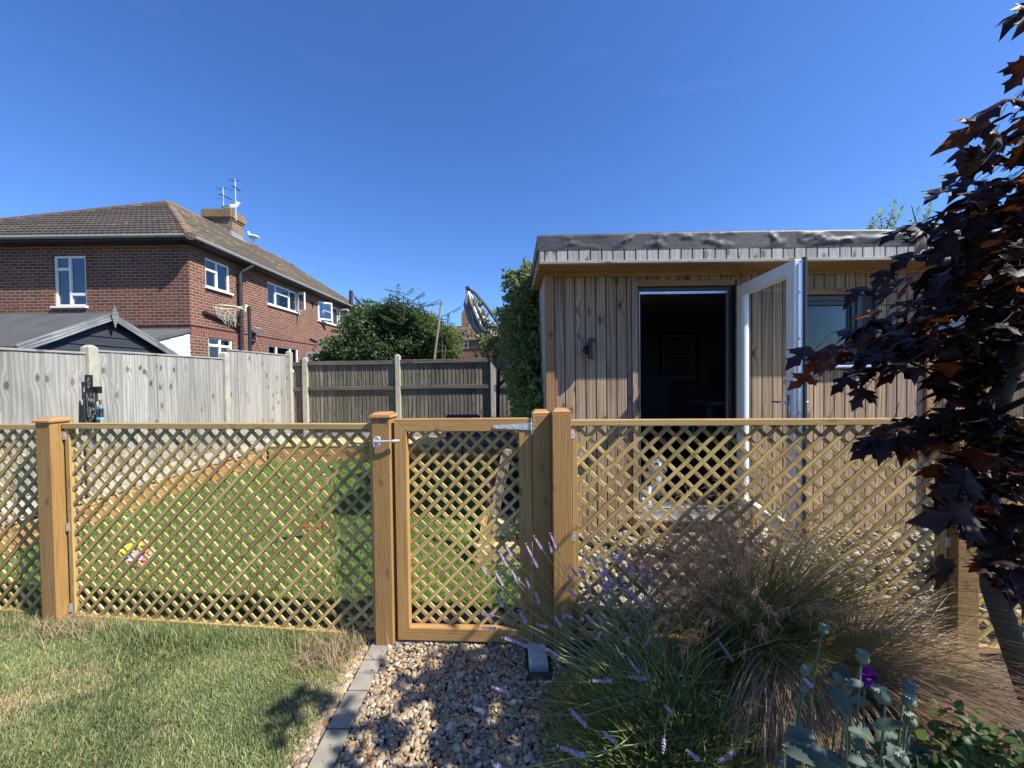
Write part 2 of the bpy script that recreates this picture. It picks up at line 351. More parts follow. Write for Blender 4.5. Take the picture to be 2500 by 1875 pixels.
def tiles(name, base, lich, amt, axis):
    k = NT(name); n = k.noise(k.pos(), 5, 6, .7); n2 = k.noise(k.pos(), .7, 5, .65); n3 = k.noise(k.pos(), 28, 4, .6)
    c = k.ramp(n3, [(.3, tuple(x * .6 for x in base)), (.55, base), (.72, tuple(min(1, x * 1.9) for x in base))])
    f = k.math('MULTIPLY', k.ramp(n, [(.45, 0), (.62, 1)]).outputs[0], k.ramp(n2, [(.5 - amt * .25, 0), (.62, 1)]).outputs[0])
    c2 = k.mix(f, c, lich); i = k.ramp(k.isl(), [(0, .75), (1, 1.2)])
    k.col(k.mix(.8, c2, i.outputs[0], 'MULTIPLY')); k.rough(.92); k.bump(n3, .4, .006); return k.m
M['tile'] = tiles('roof_tiles', (.088, .070, .058), (.20, .17, .09), .0, 0)
M['tile_l'] = tiles('lichen_roof_tiles', (.082, .070, .058), (.24, .18, .06), .1, 0)
M['ridge'] = tiles('lichen_ridge_tiles', (.15, .105, .075), (.30, .18, .05), .8, 0)
M['fartile'] = tiles('far_roof_tiles', (.13, .085, .062), (.22, .16, .08), .2, 0)

def glass(name, tint=(1, 1, 1), refl=.12, rough=.0):
    k = NT(name); g = k.new('BsdfGlossy'); k.set(g, 'Roughness', rough); g.inputs['Color'].default_value = (.9, .95, 1, 1)
    t = k.new('BsdfTransparent'); t.inputs['Color'].default_value = (*tint, 1); mx = k.new('MixShader')
    fr = k.new('Fresnel'); k.set(fr, 'IOR', 1.5); f = k.math('ADD', k.math('MULTIPLY', fr, .9), refl, True)
    k.set(mx, 0, f); k.t.links.new(t.outputs[0], mx.inputs[1]); k.t.links.new(g.outputs[0], mx.inputs[2])
    k.t.links.new(mx.outputs[0], k.out.inputs['Surface']); return k.m
M['glass'] = glass('window_glass', (.55, .6, .62), .10); M['shedglass'] = glass('office_window_glass', (.5, .52, .50), .0); M['doorglass'] = glass('door_glass', (.96, .97, .96), .0)
M['room'] = plain('dim_room_behind_glass', (.07, .08, .09), .9, 0, .5, 1.2, 0); M['curtain'] = plain('net_curtain', (.50, .52, .54), .9, 0, .25, 9, 0)

def leafmat(name, c1, c2, trans, tw=.35, rough=.45, spec=.5, c3=None):
    k = NT(name); i = k.isl(); st = [(0, c1), (.6, c2)] + ([(1, c3)] if c3 else [(1, tuple(x * 1.35 for x in c2))])
    c = k.ramp(i, st); k.col(c); k.rough(rough); k.set(k.b, 'Specular IOR Level', spec)
    t = k.new('BsdfTranslucent'); k.set(t, 'Color', k.mix(.6, c, trans)); mx = k.new('MixShader'); k.set(mx, 0, tw)
    k.t.links.new(k.b.outputs[0], mx.inputs[1]); k.t.links.new(t.outputs[0], mx.inputs[2]); k.t.links.new(mx.outputs[0], k.out.inputs['Surface']); return k.m
M['maple'] = leafmat('crimson_maple_leaf', (.007, .004, .006), (.013, .006, .008), (.50, .15, .02), .22, .45, .35, (.024, .009, .008))
k = NT('crimson_maple_leaf'); i_ = k.isl(); cc = k.ramp(i_, [(0, (.009, .005, .006)), (.7, (.020, .009, .010)), (1, (.045, .016, .010))]); vn_ = k.noise(k.pos(), 70, 3, .6)
k.col(k.mix(.6, cc, k.ramp(vn_, [(.3, .5), (.7, 1.5)]).outputs[0], 'MULTIPLY')); k.rough(.50); k.set(k.b, 'Specular IOR Level', .22); t = k.new('BsdfTranslucent'); k.set(t, 'Color', k.ramp(vn_, [(.3, (.30, .06, .015)), (.7, (.60, .22, .04))])); mx = k.new('MixShader')
k.set(mx, 0, k.ramp(k.math('FRACT', k.math('MULTIPLY', i_, 13.1)), [(0, .02), (.91, .05), (.95, .35), (1, .5)])); k.t.links.new(k.b.outputs[0], mx.inputs[1]); k.t.links.new(t.outputs[0], mx.inputs[2]); k.t.links.new(mx.outputs[0], k.out.inputs['Surface']); M['maple'] = k.m
M['bark'] = plain('young_maple_bark', (.062, .050, .032), .85, 0, .3, 14, .6); M['twig'] = plain('dark_twig', (.035, .022, .018), .8, 0, .2, 14, .2)
M['bush'] = leafmat('dark_shrub_leaf', (.028, .048, .018), (.052, .085, .030), (.18, .28, .05), .32, .5, .35, (.09, .13, .05))
M['bushl'] = leafmat('yellow_green_shrub_leaf', (.05, .085, .02), (.09, .14, .03), (.30, .36, .05), .35, .5, .4, (.15, .19, .05))
M['vine'] = leafmat('climber_leaf', (.08, .12, .038), (.15, .21, .07), (.40, .48, .10), .5, .45, .5, (.26, .33, .13))
M['vinep'] = leafmat('pale_climber_leaf', (.08, .12, .04), (.15, .19, .07), (.35, .38, .10), .4, .5, .4, (.24, .26, .12))
M['ash'] = leafmat('ash_leaf', (.035, .075, .03), (.06, .12, .045), (.2, .32, .08), .3, .45, .5)
M['lavleaf'] = leafmat('lavender_leaf', (.13, .15, .050), (.22, .25, .085), (.42, .48, .12), .38, .6, .25, (.34, .38, .16))
M['lavstem'] = leafmat('lavender_stem', (.20, .25, .10), (.30, .36, .15), (.45, .5, .16), .3, .6, .25, (.40, .44, .22))
M['lavfl'] = leafmat('lavender_flower', (.42, .35, .55), (.62, .54, .72), (.7, .62, .85), .38, .7, .2, (.85, .80, .86))
M['poppyl'] = leafmat('glaucous_poppy_leaf', (.045, .075, .052), (.08, .115, .082), (.25, .35, .18), .25, .6, .3, (.15, .20, .16))
M['pod'] = plain('poppy_seed_pod', (.125, .155, .09), .7, 0, .25, 60, .15); M['podtop'] = plain('poppy_pod_crown', (.26, .29, .21), .8, 0, .2, 60, .1)
M['petal'] = leafmat('purple_petal', (.12, .01, .16), (.18, .02, .24), (.4, .05, .5), .3, .6, .3)
M['orn'] = leafmat('ornamental_grass_blade', (.065, .090, .022), (.14, .165, .045), (.40, .42, .10), .38, .45, .4, (.38, .34, .14))
M['straw'] = leafmat('dry_grass_straw', (.28, .19, .11), (.46, .33, .20), (.6, .45, .28), .3, .5, .4, (.46, .34, .22))
M['plume'] = leafmat('pink_grass_plume', (.38, .21, .13), (.55, .35, .21), (.75, .5, .32), .45, .7, .2, (.72, .54, .36))
M['weed'] = leafmat('fresh_green_leaf', (.035, .07, .02), (.06, .11, .03), (.3, .4, .08), .35, .5, .4)

def ground_mat(name, stops, sc=3, bump=.6, rough=.95, fine=60):
    k = NT(name); n = k.noise(k.pos(), sc, 8, .68); k.col(k.ramp(n, stops)); k.rough(rough); k.bump(k.noise(k.pos(), fine, 5, .7), bump, .02); return k.m
M['soil'] = ground_mat('bed_soil', [(.3, (.018, .014, .010)), (.55, (.04, .03, .022)), (.75, (.075, .058, .042))], 9)
M['earth'] = ground_mat('distant_ground', [(.3, (.05, .06, .03)), (.6, (.09, .10, .05)), (.8, (.14, .12, .08))], .6)
M['lawnbase'] = ground_mat('lawn_thatch', [(.3, (.05, .055, .025)), (.5, (.10, .095, .045)), (.7, (.20, .155, .085))], 4, .8)
M['turfbase'] = ground_mat('turf_backing', [(.3, (.065, .125, .024)), (.6, (.105, .18, .038)), (.8, (.16, .24, .06))], 22, .9, .9, 130)
M['gravelbase'] = ground_mat('gravel_bed', [(.3, (.06, .05, .04)), (.55, (.14, .12, .09)), (.75, (.25, .21, .16))], 30, 1, .95, 90)
M['mulch'] = ground_mat('slate_mulch', [(.3, (.014, .013, .017)), (.6, (.035, .033, .042)), (.8, (.07, .065, .08))], 22, 1, .9, 70)

k = NT('lawn_grass_blade'); p1 = k.noise(k.pos((1, 1, 0)), 1.9, 5, .6, .3); p2 = k.noise(k.pos((1, 1, 0)), 7, 4, .6); isl = k.isl()
g = k.ramp(isl, [(0, (.13, .175, .055)), (.5, (.22, .27, .10)), (.85, (.30, .34, .14)), (1, (.60, .53, .32))])
s_ = k.ramp(isl, [(0, (.36, .28, .14)), (.6, (.56, .44, .25)), (1, (.74, .56, .36))])
f = k.math('ADD', k.math('MULTIPLY', p1, .72), k.math('MULTIPLY', p2, .28)); f = k.ramp(k.math('ADD', f, k.math('MULTIPLY', k.math('SUBTRACT', k.math('FRACT', k.math('MULTIPLY', isl, 7.7)), .5), .16)), [(.555, 0), (.64, 1)])
cc = k.mix(f, g.outputs[0], s_.outputs[0]); cc = k.mix(.85, cc, k.ramp(k.noise(k.pos((1, 1, 0)), 3.3, 5, .65, .5), [(.34, (.50, .58, .52)), (.5, (.95, 1, .9)), (.66, (1.25, 1.12, 1.0))]).outputs[0], 'MULTIPLY'); k.col(cc); k.rough(.55)
t = k.new('BsdfTranslucent'); k.set(t, 'Color', cc); mx = k.new('MixShader'); k.set(mx, 0, .38)
k.t.links.new(k.b.outputs[0], mx.inputs[1]); k.t.links.new(t.outputs[0], mx.inputs[2]); k.t.links.new(mx.outputs[0], k.out.inputs['Surface']); M['lawn'] = k.m
M['turf'] = leafmat('turf_blade', (.085, .165, .026), (.145, .245, .042), (.30, .46, .06), .3, .5, .3, (.27, .38, .11))
def stones(name, st):
    k = NT(name); i = k.isl(); c = k.ramp(i, st); c.color_ramp.interpolation = 'CONSTANT' if False else 'LINEAR'
    n = k.noise(k.pos(), 130, 4, .6); k.col(k.mix(.6, c, k.ramp(n, [(.3, .6), (.7, 1.25)]).outputs[0], 'MULTIPLY')); k.rough(.75); k.bump(n, .3, .002); return k.m
M['stone'] = stones('flint_pebbles', [(0, (.30, .205, .105)), (.15, (.43, .32, .18)), (.3, (.22, .17, .12)), (.45, (.50, .41, .27)), (.55, (.30, .14, .06)), (.66, (.36, .27, .155)), (.8, (.54, .47, .35)), (.9, (.26, .22, .17)), (1, (.13, .115, .095))])
M['cobble'] = stones('pale_cobbles', [(0, (.24, .20, .145)), (.5, (.38, .33, .25)), (1, (.19, .165, .135))])

k = NT('rubber_roof_membrane'); n = k.noise(k.pos(), 5, 5, .6)
k.col(k.ramp(n, [(.3, (.030, .032, .033)), (.7, (.060, .063, .064))])); k.rough(.55); k.bump(k.noise(k.pos((1, 1, 1.6)), 11, 5, .55, 1.6), .25, .012); M['epdm'] = k.m
# ------------------------------------------------------------------ vectorised scatter helpers
def nrm(a): return a / np.maximum(np.linalg.norm(a, axis=-1, keepdims=True), 1e-9)
def frames(d, up=None, roll=None):
    """rotation matrices whose Y column = d (N,3), Z column near up"""
    d = nrm(np.asarray(d, float)); n = len(d)
    u = np.tile([0, 0, 1.], (n, 1)) if up is None else nrm(np.asarray(up, float))
    x = np.cross(d, u); bad = np.linalg.norm(x, axis=1) < 1e-4; x[bad] = [1, 0, 0]; x = nrm(x); z = np.cross(x, d)
    if roll is not None:
        c, s = np.cos(roll)[:, None], np.sin(roll)[:, None]; x, z = x * c + z * s, z * c - x * s
    return np.stack([x, d, z], axis=2)
def scatter(tv, tf, P, Rm, S):
    tv = np.asarray(tv, float); tf = np.asarray(tf, int); P = np.asarray(P, float); N = len(P)
    S = np.asarray(S, float); S = S[:, None, None] if S.ndim == 1 else S[:, None, :]
    T = tv[None] if tv.ndim == 2 else tv
    V = np.einsum('nij,nkj->nki', Rm, np.broadcast_to(T * S, (N, T.shape[1], 3))) + P[:, None]
    F = tf[None] + (np.arange(N) * T.shape[1])[:, None, None]
    return V.reshape(-1, 3), F.reshape(-1, tf.shape[1])
def strands(C, W, side=None):
    """C (N,K,3) centre lines, W (N,K) half widths -> ribbon quads"""
    N, K, _ = C.shape; T = np.gradient(C, axis=1); T = nrm(T)
    if side is None:
        a = RNG.uniform(0, 2 * PI, N); side = np.stack([np.cos(a), np.sin(a), np.zeros(N)], 1)
    sd = nrm(np.cross(T, np.broadcast_to(side[:, None], T.shape))); L = C - sd * W[..., None]; Rr = C + sd * W[..., None]
    V = np.stack([L, Rr], 2).reshape(-1, 3); b = (np.arange(N) * 2 * K)[:, None] + (np.arange(K - 1) * 2)[None]
    b = b.reshape(-1); F = np.stack([b, b + 1, b + 3, b + 2], 1); return V, F
def blades(P, L, lean, wd, K=4, az=None, droop=1.0):
    """grass blades from roots P: length L, lean (radians from vertical at the tip)"""
    N = len(P); a = RNG.uniform(0, 2 * PI, N) if az is None else az; t = np.linspace(0, 1, K)[None]
    th = lean[:, None] * (t ** droop); dl = L[:, None] / (K - 1)
    h = np.cumsum(np.concatenate([np.zeros((N, 1)), np.sin(th[:, 1:]) * dl], 1), 1); z = np.cumsum(np.concatenate([np.zeros((N, 1)), np.cos(th[:, 1:]) * dl], 1), 1)
    C = np.stack([P[:, :1] + h * np.cos(a)[:, None], P[:, 1:2] + h * np.sin(a)[:, None], P[:, 2:3] + z], 2)
    W = wd[:, None] * (1 - t ** 2 * .92); sd = np.stack([np.cos(a + RNG.normal(0, .5, N)), np.sin(a), np.zeros(N)], 1)
    return strands(C, np.broadcast_to(W, (N, K)), nrm(sd))
def cat_mesh(parts):
    V = []; F = []; o = 0
    for v, f in parts: V.append(v); F.append(f + o); o += len(v)
    return np.concatenate(V), np.concatenate(F)
LEAF_V = [(0, 0, 0), (.30, .35, .06), (.22, .72, .04), (0, 1, -.08), (-.22, .72, .04), (-.30, .35, .06), (0, .45, 0)]
LEAF_F = [(0, 1, 6), (1, 2, 6), (2, 3, 6), (3, 4, 6), (4, 5, 6), (5, 0, 6)]
def leaf_cloud(blobs, size, outward=.5, upb=.4):
    """blobs [(centre, radii, n)] -> leaf mesh arrays"""
    out = []
    for c, r, n in blobs:
        d = nrm(RNG.normal(0, 1, (n, 3))); rr = RNG.uniform(.05, 1, (n, 1)) ** .42
        rr *= 1 + .22 * np.sin(d[:, :1] * 7 + c[0] * 3) * np.cos(d[:, 2:] * 6 + c[1]) + RNG.normal(0, .06, (n, 1))
        P = np.asarray(c) + d * rr * np.asarray(r)
        dr = nrm(d * outward + RNG.normal(0, .6, (n, 3)) + [0, 0, -.15]); up = nrm(d * .5 + RNG.normal(0, .5, (n, 3)) + [0, 0, upb])
        out.append(scatter(LEAF_V, LEAF_F, P, frames(dr, up), size * RNG.uniform(.6, 1.3, n)))
    return cat_mesh(out)

# ------------------------------------------------------------------ setting
def sheet(name, poly, z, mat, label=None):
    mb = MB(); pts = [(p[0], p[1], z) for p in poly]; mb.face(pts, [(p[0], p[1]) for p in poly])
    return tag(mb.build(name, mat), kind='structure', label=label)
def rect(x0, y0, x1, y1): return [(x0, y0), (x1, y0), (x1, y1), (x0, y1)]
sheet('ground', rect(-900, -900, 900, 900), -.03, M['earth'])
sheet('planting_bed', rect(.17, -2.5, 6, 2.3), -.004, M['soil'])
sheet('lawn', rect(-8, -3, -.78, 2.45), 0, M['lawnbase'])
sheet('path_edge_soil', [(-.70, 1.0), (-.70, 2.12), (-.86, 2.12), (-.87, 1.75), (-.88, 1.0)], .003, M['gravelbase'])
sheet('gravel_path', rect(-.78, -3, .17, 2.45), -.008, M['gravelbase'])
sheet('turf_lawn', rect(-4.45, 2.45, .0, 6.95), -.004, M['turfbase'])
sheet('pebble_strip', rect(.0, 2.45, 4.3, 3.7), -.012, M['gravelbase'])
sheet('mulch_bed', rect(.0, 3.02, .36, 6.9), .012, M['mulch'])
sheet('side_gravel', rect(-4.75, -1, -4.5, 8.2), .03, M['gravelbase'])

# lawn blades (front garden)
def lawn_pts(n, x0, x1, y0, y1):
    P = np.stack([RNG.uniform(x0, x1, n), RNG.uniform(y0, y1, n), np.zeros(n)], 1)
    keep = (P[:, 0] > -1.36 * P[:, 1] - .15) & (P[:, 0] < -.835 - .03 * np.abs(RNG.normal(0, 1, n))); return P[keep]
P = lawn_pts(190000, -3.4, -.8, 1.2, 2.5); n = len(P)
dens = np.array([mnoise.noise(Vector((p[0] * 1.9, p[1] * 1.9, 3))) for p in P]); L = RNG.uniform(.014, .036, n) * (1 + .5 * dens)
prefer = np.array([mnoise.noise(Vector((p[0] * 1.3, p[1] * 1.3, 9))) for p in P]) * 3 + .6
az = prefer + RNG.normal(0, 1.3, n)
A = blades(P, L, RNG.uniform(.4, 1.5, n), RNG.uniform(.0011, .0019, n), 4, az)
P2 = np.stack([RNG.uniform(-3.3, -.86, 9000), 2.30 + RNG.normal(0, .05, 9000), np.zeros(9000)], 1); P2[:, 1] -= (P2[:, 0] + .8) * -.02 + .0
P2[:, 1] = 2.12 - (P2[:, 0] + .8) * .105 + RNG.normal(-.03, .05, 9000); n2 = 9000
B = blades(P2, RNG.uniform(.03, .085, n2), RNG.uniform(.2, 1.1, n2), RNG.uniform(.001, .002, n2), 5)
P3 = P[RNG.choice(len(P), 500)]; Cc = blades(P3, RNG.uniform(.06, .12, 500), RNG.uniform(.8, 1.6, 500), RNG.uniform(.0008, .0014, 500), 5)
V, F = cat_mesh([A, B, Cc]); tag(link(fast_mesh(V, F), 'lawn_grass', M['lawn']), 'patchy mown grass with straw coloured dry patches', 'grass', kind='stuff')
nd = 480; P4 = np.stack([RNG.normal(-2.62, .16, nd), 2.24 + RNG.normal(0, .05, nd), np.zeros(nd)], 1)
P4b = np.stack([RNG.normal(-1.0, .10, 500), RNG.normal(2.02, .07, 500), np.zeros(500)], 1); P4 = np.concatenate([P4, P4b]); nd = len(P4)
V, F = blades(P4, RNG.uniform(.05, .17, nd), RNG.uniform(.7, 1.8, nd), RNG.uniform(.0008, .0016, nd), 6)
tag(link(fast_mesh(V, F), 'dry_grass', M['straw']), 'dead straw coloured grass around the fence post foot', 'dry grass', kind='stuff')
# artificial turf pile
n = 130000; yy = 2.45 + 4.45 * RNG.uniform(0, 1, n) ** 1.5; P = np.stack([RNG.uniform(-4.4, .15, n), yy, np.zeros(n)], 1)
P = P[(P[:, 0] > -1.36 * P[:, 1]) & ~((P[:, 0] > 0) & (P[:, 1] > 3.0))]; n = len(P)
V, F = blades(P, RNG.uniform(.016, .032, n), RNG.uniform(.1, 1.1, n), RNG.uniform(.0016, .0028, n) * (1 + .25 * (P[:, 1] - 2.4)), 3)
tag(link(fast_mesh(V, F), 'turf_pile', M['turf']), 'bright green short turf pile beyond the trellis', 'turf', kind='stuff')

# pebbles
def icos():
    me = bpy.data.meshes.new('i'); import bmesh as bm_; b = bm_.new(); bm_.ops.create_icosphere(b, subdivisions=2, radius=1); b.to_mesh(me); b.free()
    v = np.array([x.co[:] for x in me.vertices]); f = np.array([p.vertices[:] for p in me.polygons]); bpy.data.meshes.remove(me); return v, f
IV, IF = icos()
def pebbles(P, S, seed=0, flat=(.5, .85)):
    n = len(P); T = np.repeat(IV[None], 24, 0).copy()
    for i in range(24):
        for _ in range(4):
            ax = nrm(RNG.normal(0, 1, (1, 3)))[0]; dd = IV @ ax; cut = RNG.uniform(.45, .85); T[i] -= np.where((T[i] @ ax) > cut, ((T[i] @ ax) - cut) * .8, 0)[:, None] * ax
        T[i] *= RNG.uniform(.93, 1.07, (len(IV), 1))
    which = RNG.integers(0, 24, n); dr = nrm(RNG.normal(0, 1, (n, 3)) * [1, 1, .25]); sc = np.stack([S, S * RNG.uniform(.9, 1.5, n), S * RNG.uniform(*flat, n)], 1)
    V, F = scatter(T[which], IF, P, frames(dr, None, RNG.normal(0, .4, n)), sc); return V, F
n = 11500; P = np.stack([RNG.uniform(-.70, .30, n), RNG.uniform(1.22, 2.16, n), RNG.uniform(-.004, .016, n)], 1)
P = P[~((P[:, 0] > .05) & (P[:, 0] < .19) & (P[:, 1] > 1.85))]
n = 1500; Q = np.stack([-.812 - np.abs(RNG.normal(0, .035, n)) - .02 * RNG.uniform(0, 1, n), RNG.uniform(1.3, 2.1, n), RNG.uniform(.0, .01, n)], 1)
P = np.concatenate([P, Q]); S = RNG.gamma(4.5, .00148, len(P)) + .0014
V, F = pebbles(P, np.clip(S, .0035, .019)); o = link(fast_mesh(V, F), 'path_gravel', M['stone'], smooth=True); tag(o, 'mixed golden and grey flint gravel filling the path', 'gravel', kind='stuff')
n = 2600; P = np.stack([RNG.uniform(.15, 4.0, n), RNG.uniform(2.2, 3.62, n), RNG.uniform(-.01, .02, n)], 1)
V, F = pebbles(P, RNG.uniform(.014, .034, n)); tag(link(fast_mesh(V, F), 'pale_cobbles', M['cobble'], smooth=True), 'pale rounded cobbles on the ground below the garden office', 'cobbles', kind='stuff')
n = 1500; P = np.stack([RNG.uniform(-4.72, -4.52, n), 3.2 + RNG.uniform(0, 4.8, n), RNG.uniform(.03, .05, n) + .19], 1)
V, F = pebbles(P, RNG.uniform(.012, .026, n)); tag(link(fast_mesh(V, F), 'border_stones', M['cobble'], smooth=True), 'white stones behind the long timber edging by the grey fence', 'stones', kind='stuff')
n = 2200; P = np.stack([RNG.uniform(.02, .34, n), RNG.uniform(3.05, 5.5, n), RNG.uniform(.10, .12, n)], 1)
V, F = pebbles(P, RNG.uniform(.010, .024, n), flat=(.2, .4)); tag(link(fast_mesh(V, F), 'slate_chips', M['mulch']), 'dark slate chips in the raised bed left of the office', 'slate chips', kind='stuff')

n = 90; P = np.stack([RNG.uniform(-.95, .15, n), RNG.uniform(1.4, 2.1, n), np.full(n, .022)], 1); V, F = scatter(LEAF_V, LEAF_F, P, frames(RNG.normal(0, 1, (n, 3)) * [1, 1, .15], None, RNG.normal(0, .5, n)), RNG.uniform(.008, .022, n))
tag(link(fast_mesh(V, F), 'leaf_litter', M['straw']), 'small dry brown leaf scraps lying on the gravel and kerb', 'leaf litter', kind='stuff')
# ------------------------------------------------------------------ edging blocks
def block(i, x, y, mat, label, sx=.098, sy=.192, z=.012, grp='concrete blocks edging the gravel path', rz=0):
    mb = MB(); q = Matrix.Rotation(rz + random.uniform(-.02, .02), 3, 'Z'); mb.box((x, y, z - .03), (sx, sy, .07), q, g=1)
    tag(mb.build('edging_block', mat, origin=(x, y, z - .06), bevel=.004), label, 'edging block', grp)
names = ['grey edging block at the foot of the latch post', 'second grey edging block down from the latch post', 'third grey edging block from the latch post, half in leaf shadow',
         'fourth grey edging block from the latch post, cut by the picture bottom', 'nearest grey edging block of the left row']
for i, y in enumerate((2.085, 1.893, 1.696, 1.497, 1.30)): block(i, -.752 + random.uniform(-.004, .004), y, M['paver'], names[i], sy=.190 if i else .18)
block(0, .118, 2.02, M['paver_pale'], 'pale concrete block at the right of the gravel under lavender', z=.03)
for i, x in enumerate((-.58, -.375, -.17, .035)):
    block(i, x, 2.165, M['paver'], ['dark threshold block under the gate beside the latch post', 'second threshold block under the gate from the latch side', 'third threshold block under the gate from the latch side', 'threshold block under the gate hinge side'][i], .195, .098, .018, 'blocks under the gate')

# ------------------------------------------------------------------ trellis fence
def fpost(x, y, h, rz, label, capw=.12, w_=.1, lean=0):
    t = thing('fence_post', label, 'fence post', (x, y, 0), 'new square timber posts of the trellis fence')
    q = Matrix.Rotation(rz, 3, 'Z'); mb = MB(); mb.box((x, y, h / 2 - .02), (w_, w_, h + .04), q); mb.build('post_shaft', M['post'], t, bevel=.003)
    mb = MB(); mb.box((x, y, h + .006), (capw, capw, .013), q, g=0); mb.box((x, y, h + .0195), (capw, capw, .015), q, g=0, top=(.62, .62))
    mb.build('post_cap', M['cap'], t, bevel=.0015); return t
def trellis(p0, p1, z0, z1, label, pitch=.0945, first=.03, name='trellis_panel'):
    """p0,p1 (x,y) of the panel's front lower corners; panel is 34 mm deep behind that line"""
    p0 = Vector((*p0, 0)); p1 = Vector((*p1, 0)); ax = (p1 - p0); L = ax.length; ax.normalize(); dn = Vector((-ax.y, ax.x, 0))
    Mx = Matrix((ax, dn, Vector((0, 0, 1)))).transposed(); t = thing(name, label, 'trellis panel', (p0 + p1) / 2 + Vector((0, 0, z0)), 'trellis panels between the posts')
    W = lambda u, d, z: p0 + ax * u + dn * d + Vector((0, 0, z))
    fw, dp = .032, .036
    mb = MB(); mb.box(W(L / 2, dp / 2 - .004, z1 - fw / 2), (L + .01, dp + .008, fw), Mx, g=0); mb.build('top_rail', M['rail'], t, bevel=.002)
    mb = MB(); mb.box(W(L / 2, dp / 2, z0 + fw / 2), (L, dp, fw), Mx, g=0); mb.build('bottom_rail', M['rail'], t, bevel=.002)
    for u in (fw / 2, L - fw / 2):
        mb = MB(); mb.box(W(u, dp / 2 + .001, (z0 + z1) / 2), (fw - .002, dp, z1 - z0 - 2 * fw - .002), Mx); mb.build('stile', M['rail'], t, bevel=.002)
    lattice(t, W, Mx, fw - .012, L - fw + .012, z0 + fw - .012, z1 - fw + .012, pitch, first, .010)
    for z in (z1 - .075, (z0 + z1) / 2 - .03, z0 + .08):
        for u in (0, L):
            mb = MB(); s = 1 if u == 0 else -1
            mb.box(W(u + s * .004, -.0022, z), (.026, .0025, .05), Mx); mb.sphere(W(u + s * .009, -.0038, z), (.0035, .002, .0035), 8, 4)
            mb.build('clip', M['steel'], t)
    return t
def lattice(t, W, Mx, u0, u1, z0, z1, pitch, first, d0, sw=.0212, th=.010, mat='slat'):
    for dirn, depth, nm in ((1, d0 + th / 2, 'lattice'), (-1, d0 + th * 1.5 + .001, 'lattice')):
        mb = MB(); n = int((u1 - u0 + z1 - z0) / pitch) + 2
        for i in range(-1, n):
            c = u0 + first + i * pitch - (0 if dirn == -1 else (z1 - z0))   # where slat meets z0 line
            # dirn 1: rises to the right:  u = c + (z - z0);  dirn -1: falls to the right: u = c - (z - z0)
            if dirn == 1: a0, a1 = max(0, u0 - c), min(z1 - z0, u1 - c)
            else: a0, a1 = max(0, c - u1), min(z1 - z0, c - u0)
            if a1 - a0 < .02: continue
            j = random.gauss(0, .0022); jr = random.gauss(0, .0035)
            pa = W(c + dirn * a0 + j, depth + random.gauss(0, .0006), z0 + a0); pb = W(c + dirn * a1 + j + jr, depth + random.gauss(0, .0006), z0 + a1)
            mb.bar(pa, pb, sw + random.gauss(0, .0009), th, Mx.col[1])
        mb.build(nm, M[mat], t, bevel=.0022, seg=2)

XL = at(92, 1040, 2.31)
fpost(-2.852, 2.372, 1.255, R(-5), 'leftmost tall timber fence post with a square cap, grass at its foot')
fpost(-.722, 2.145, 1.283, R(-3), 'timber post left of the gate carrying the ring latch')
fpost(.156, 2.118, 1.288, R(0), 'left one of the twin posts, holding the gate hinges', .098)
fpost(.258, 2.05, 1.300, R(0), 'right one of the twin posts, beside the right trellis panel', .100)
fpost(2.265, 1.935, 1.285, R(-5), 'far right timber post half hidden behind the dark maple leaves')
trellis((-2.786, 2.374), (-.778, 2.155), .005, 1.243, 'long trellis panel between the leftmost post and the gate')
trellis((.318, 2.06), (2.205, 1.93), .06, 1.262, 'wide trellis panel right of the twin posts behind ornamental grass', pitch=.0925, first=.05)
trellis((-4.60, 2.60), (-2.918, 2.392), .005, 1.235, 'trellis panel cut off by the left picture edge', first=.0)
trellis((2.325, 1.93), (4.1, 1.80), .06, 1.262, 'trellis panel glimpsed through maple leaves at the right edge', first=.02)

# gate
g0 = Vector((-.655, 2.112, 0)); g1 = Vector((.100, 2.075, 0)); ax = (g1 - g0).normalized(); GL = (g1 - g0).length; dn = Vector((-ax.y, ax.x, 0))
GM = Matrix((ax, dn, Vector((0, 0, 1)))).transposed(); GW = lambda u, d, z: g0 + ax * u + dn * d + Vector((0, 0, z))
gate = thing('garden_gate', 'low timber trellis gate with a ring latch and T hinge', 'gate', g0 + Vector((0, 0, .04)))
GZ0, GZ1, S1, T1 = .035, 1.272, .068, .070
mb = MB(); mb.prism([GW(0, 0, GZ0 + .0), GW(S1, 0, GZ0 + T1), GW(S1, 0, GZ1 - T1), GW(0, 0, GZ1)], dn * .044)
def mitre(poly, name):
    poly = [Vector(p) for p in poly]; b = MB(); d = dn * .044; n = len(poly); i = 0
    long_ax = (poly[1] - poly[0]) if (poly[1] - poly[0]).length > (poly[2] - poly[1]).length else (poly[2] - poly[1]); long_ax.normalize(); sh = long_ax.cross(dn).normalized()
    off = random.random() * 20
    def uvp(p, k=0): return (p.dot(long_ax) + off, p.dot(sh) + off + k)
    b.face(poly[::-1], [uvp(p) for p in poly[::-1]]); q = [p + d for p in poly]; b.face(q, [uvp(p) for p in q])
    for k in range(n):
        k2 = (k + 1) % n; b.face([poly[k], poly[k2], q[k2], q[k]], [uvp(poly[k]), uvp(poly[k2]), uvp(q[k2], .044), uvp(q[k], .044)])
    o = b.build(name, M['gate'], gate)
    import bmesh as bm_; bb = bm_.new(); bb.from_mesh(o.data); bm_.ops.remove_doubles(bb, verts=bb.verts, dist=1e-5); bm_.ops.recalc_face_normals(bb, faces=bb.faces); bb.to_mesh(o.data); bb.free()
    bv = o.modifiers.new('bevel', 'BEVEL'); bv.width = .003; bv.segments = 2; return o
e = .0006
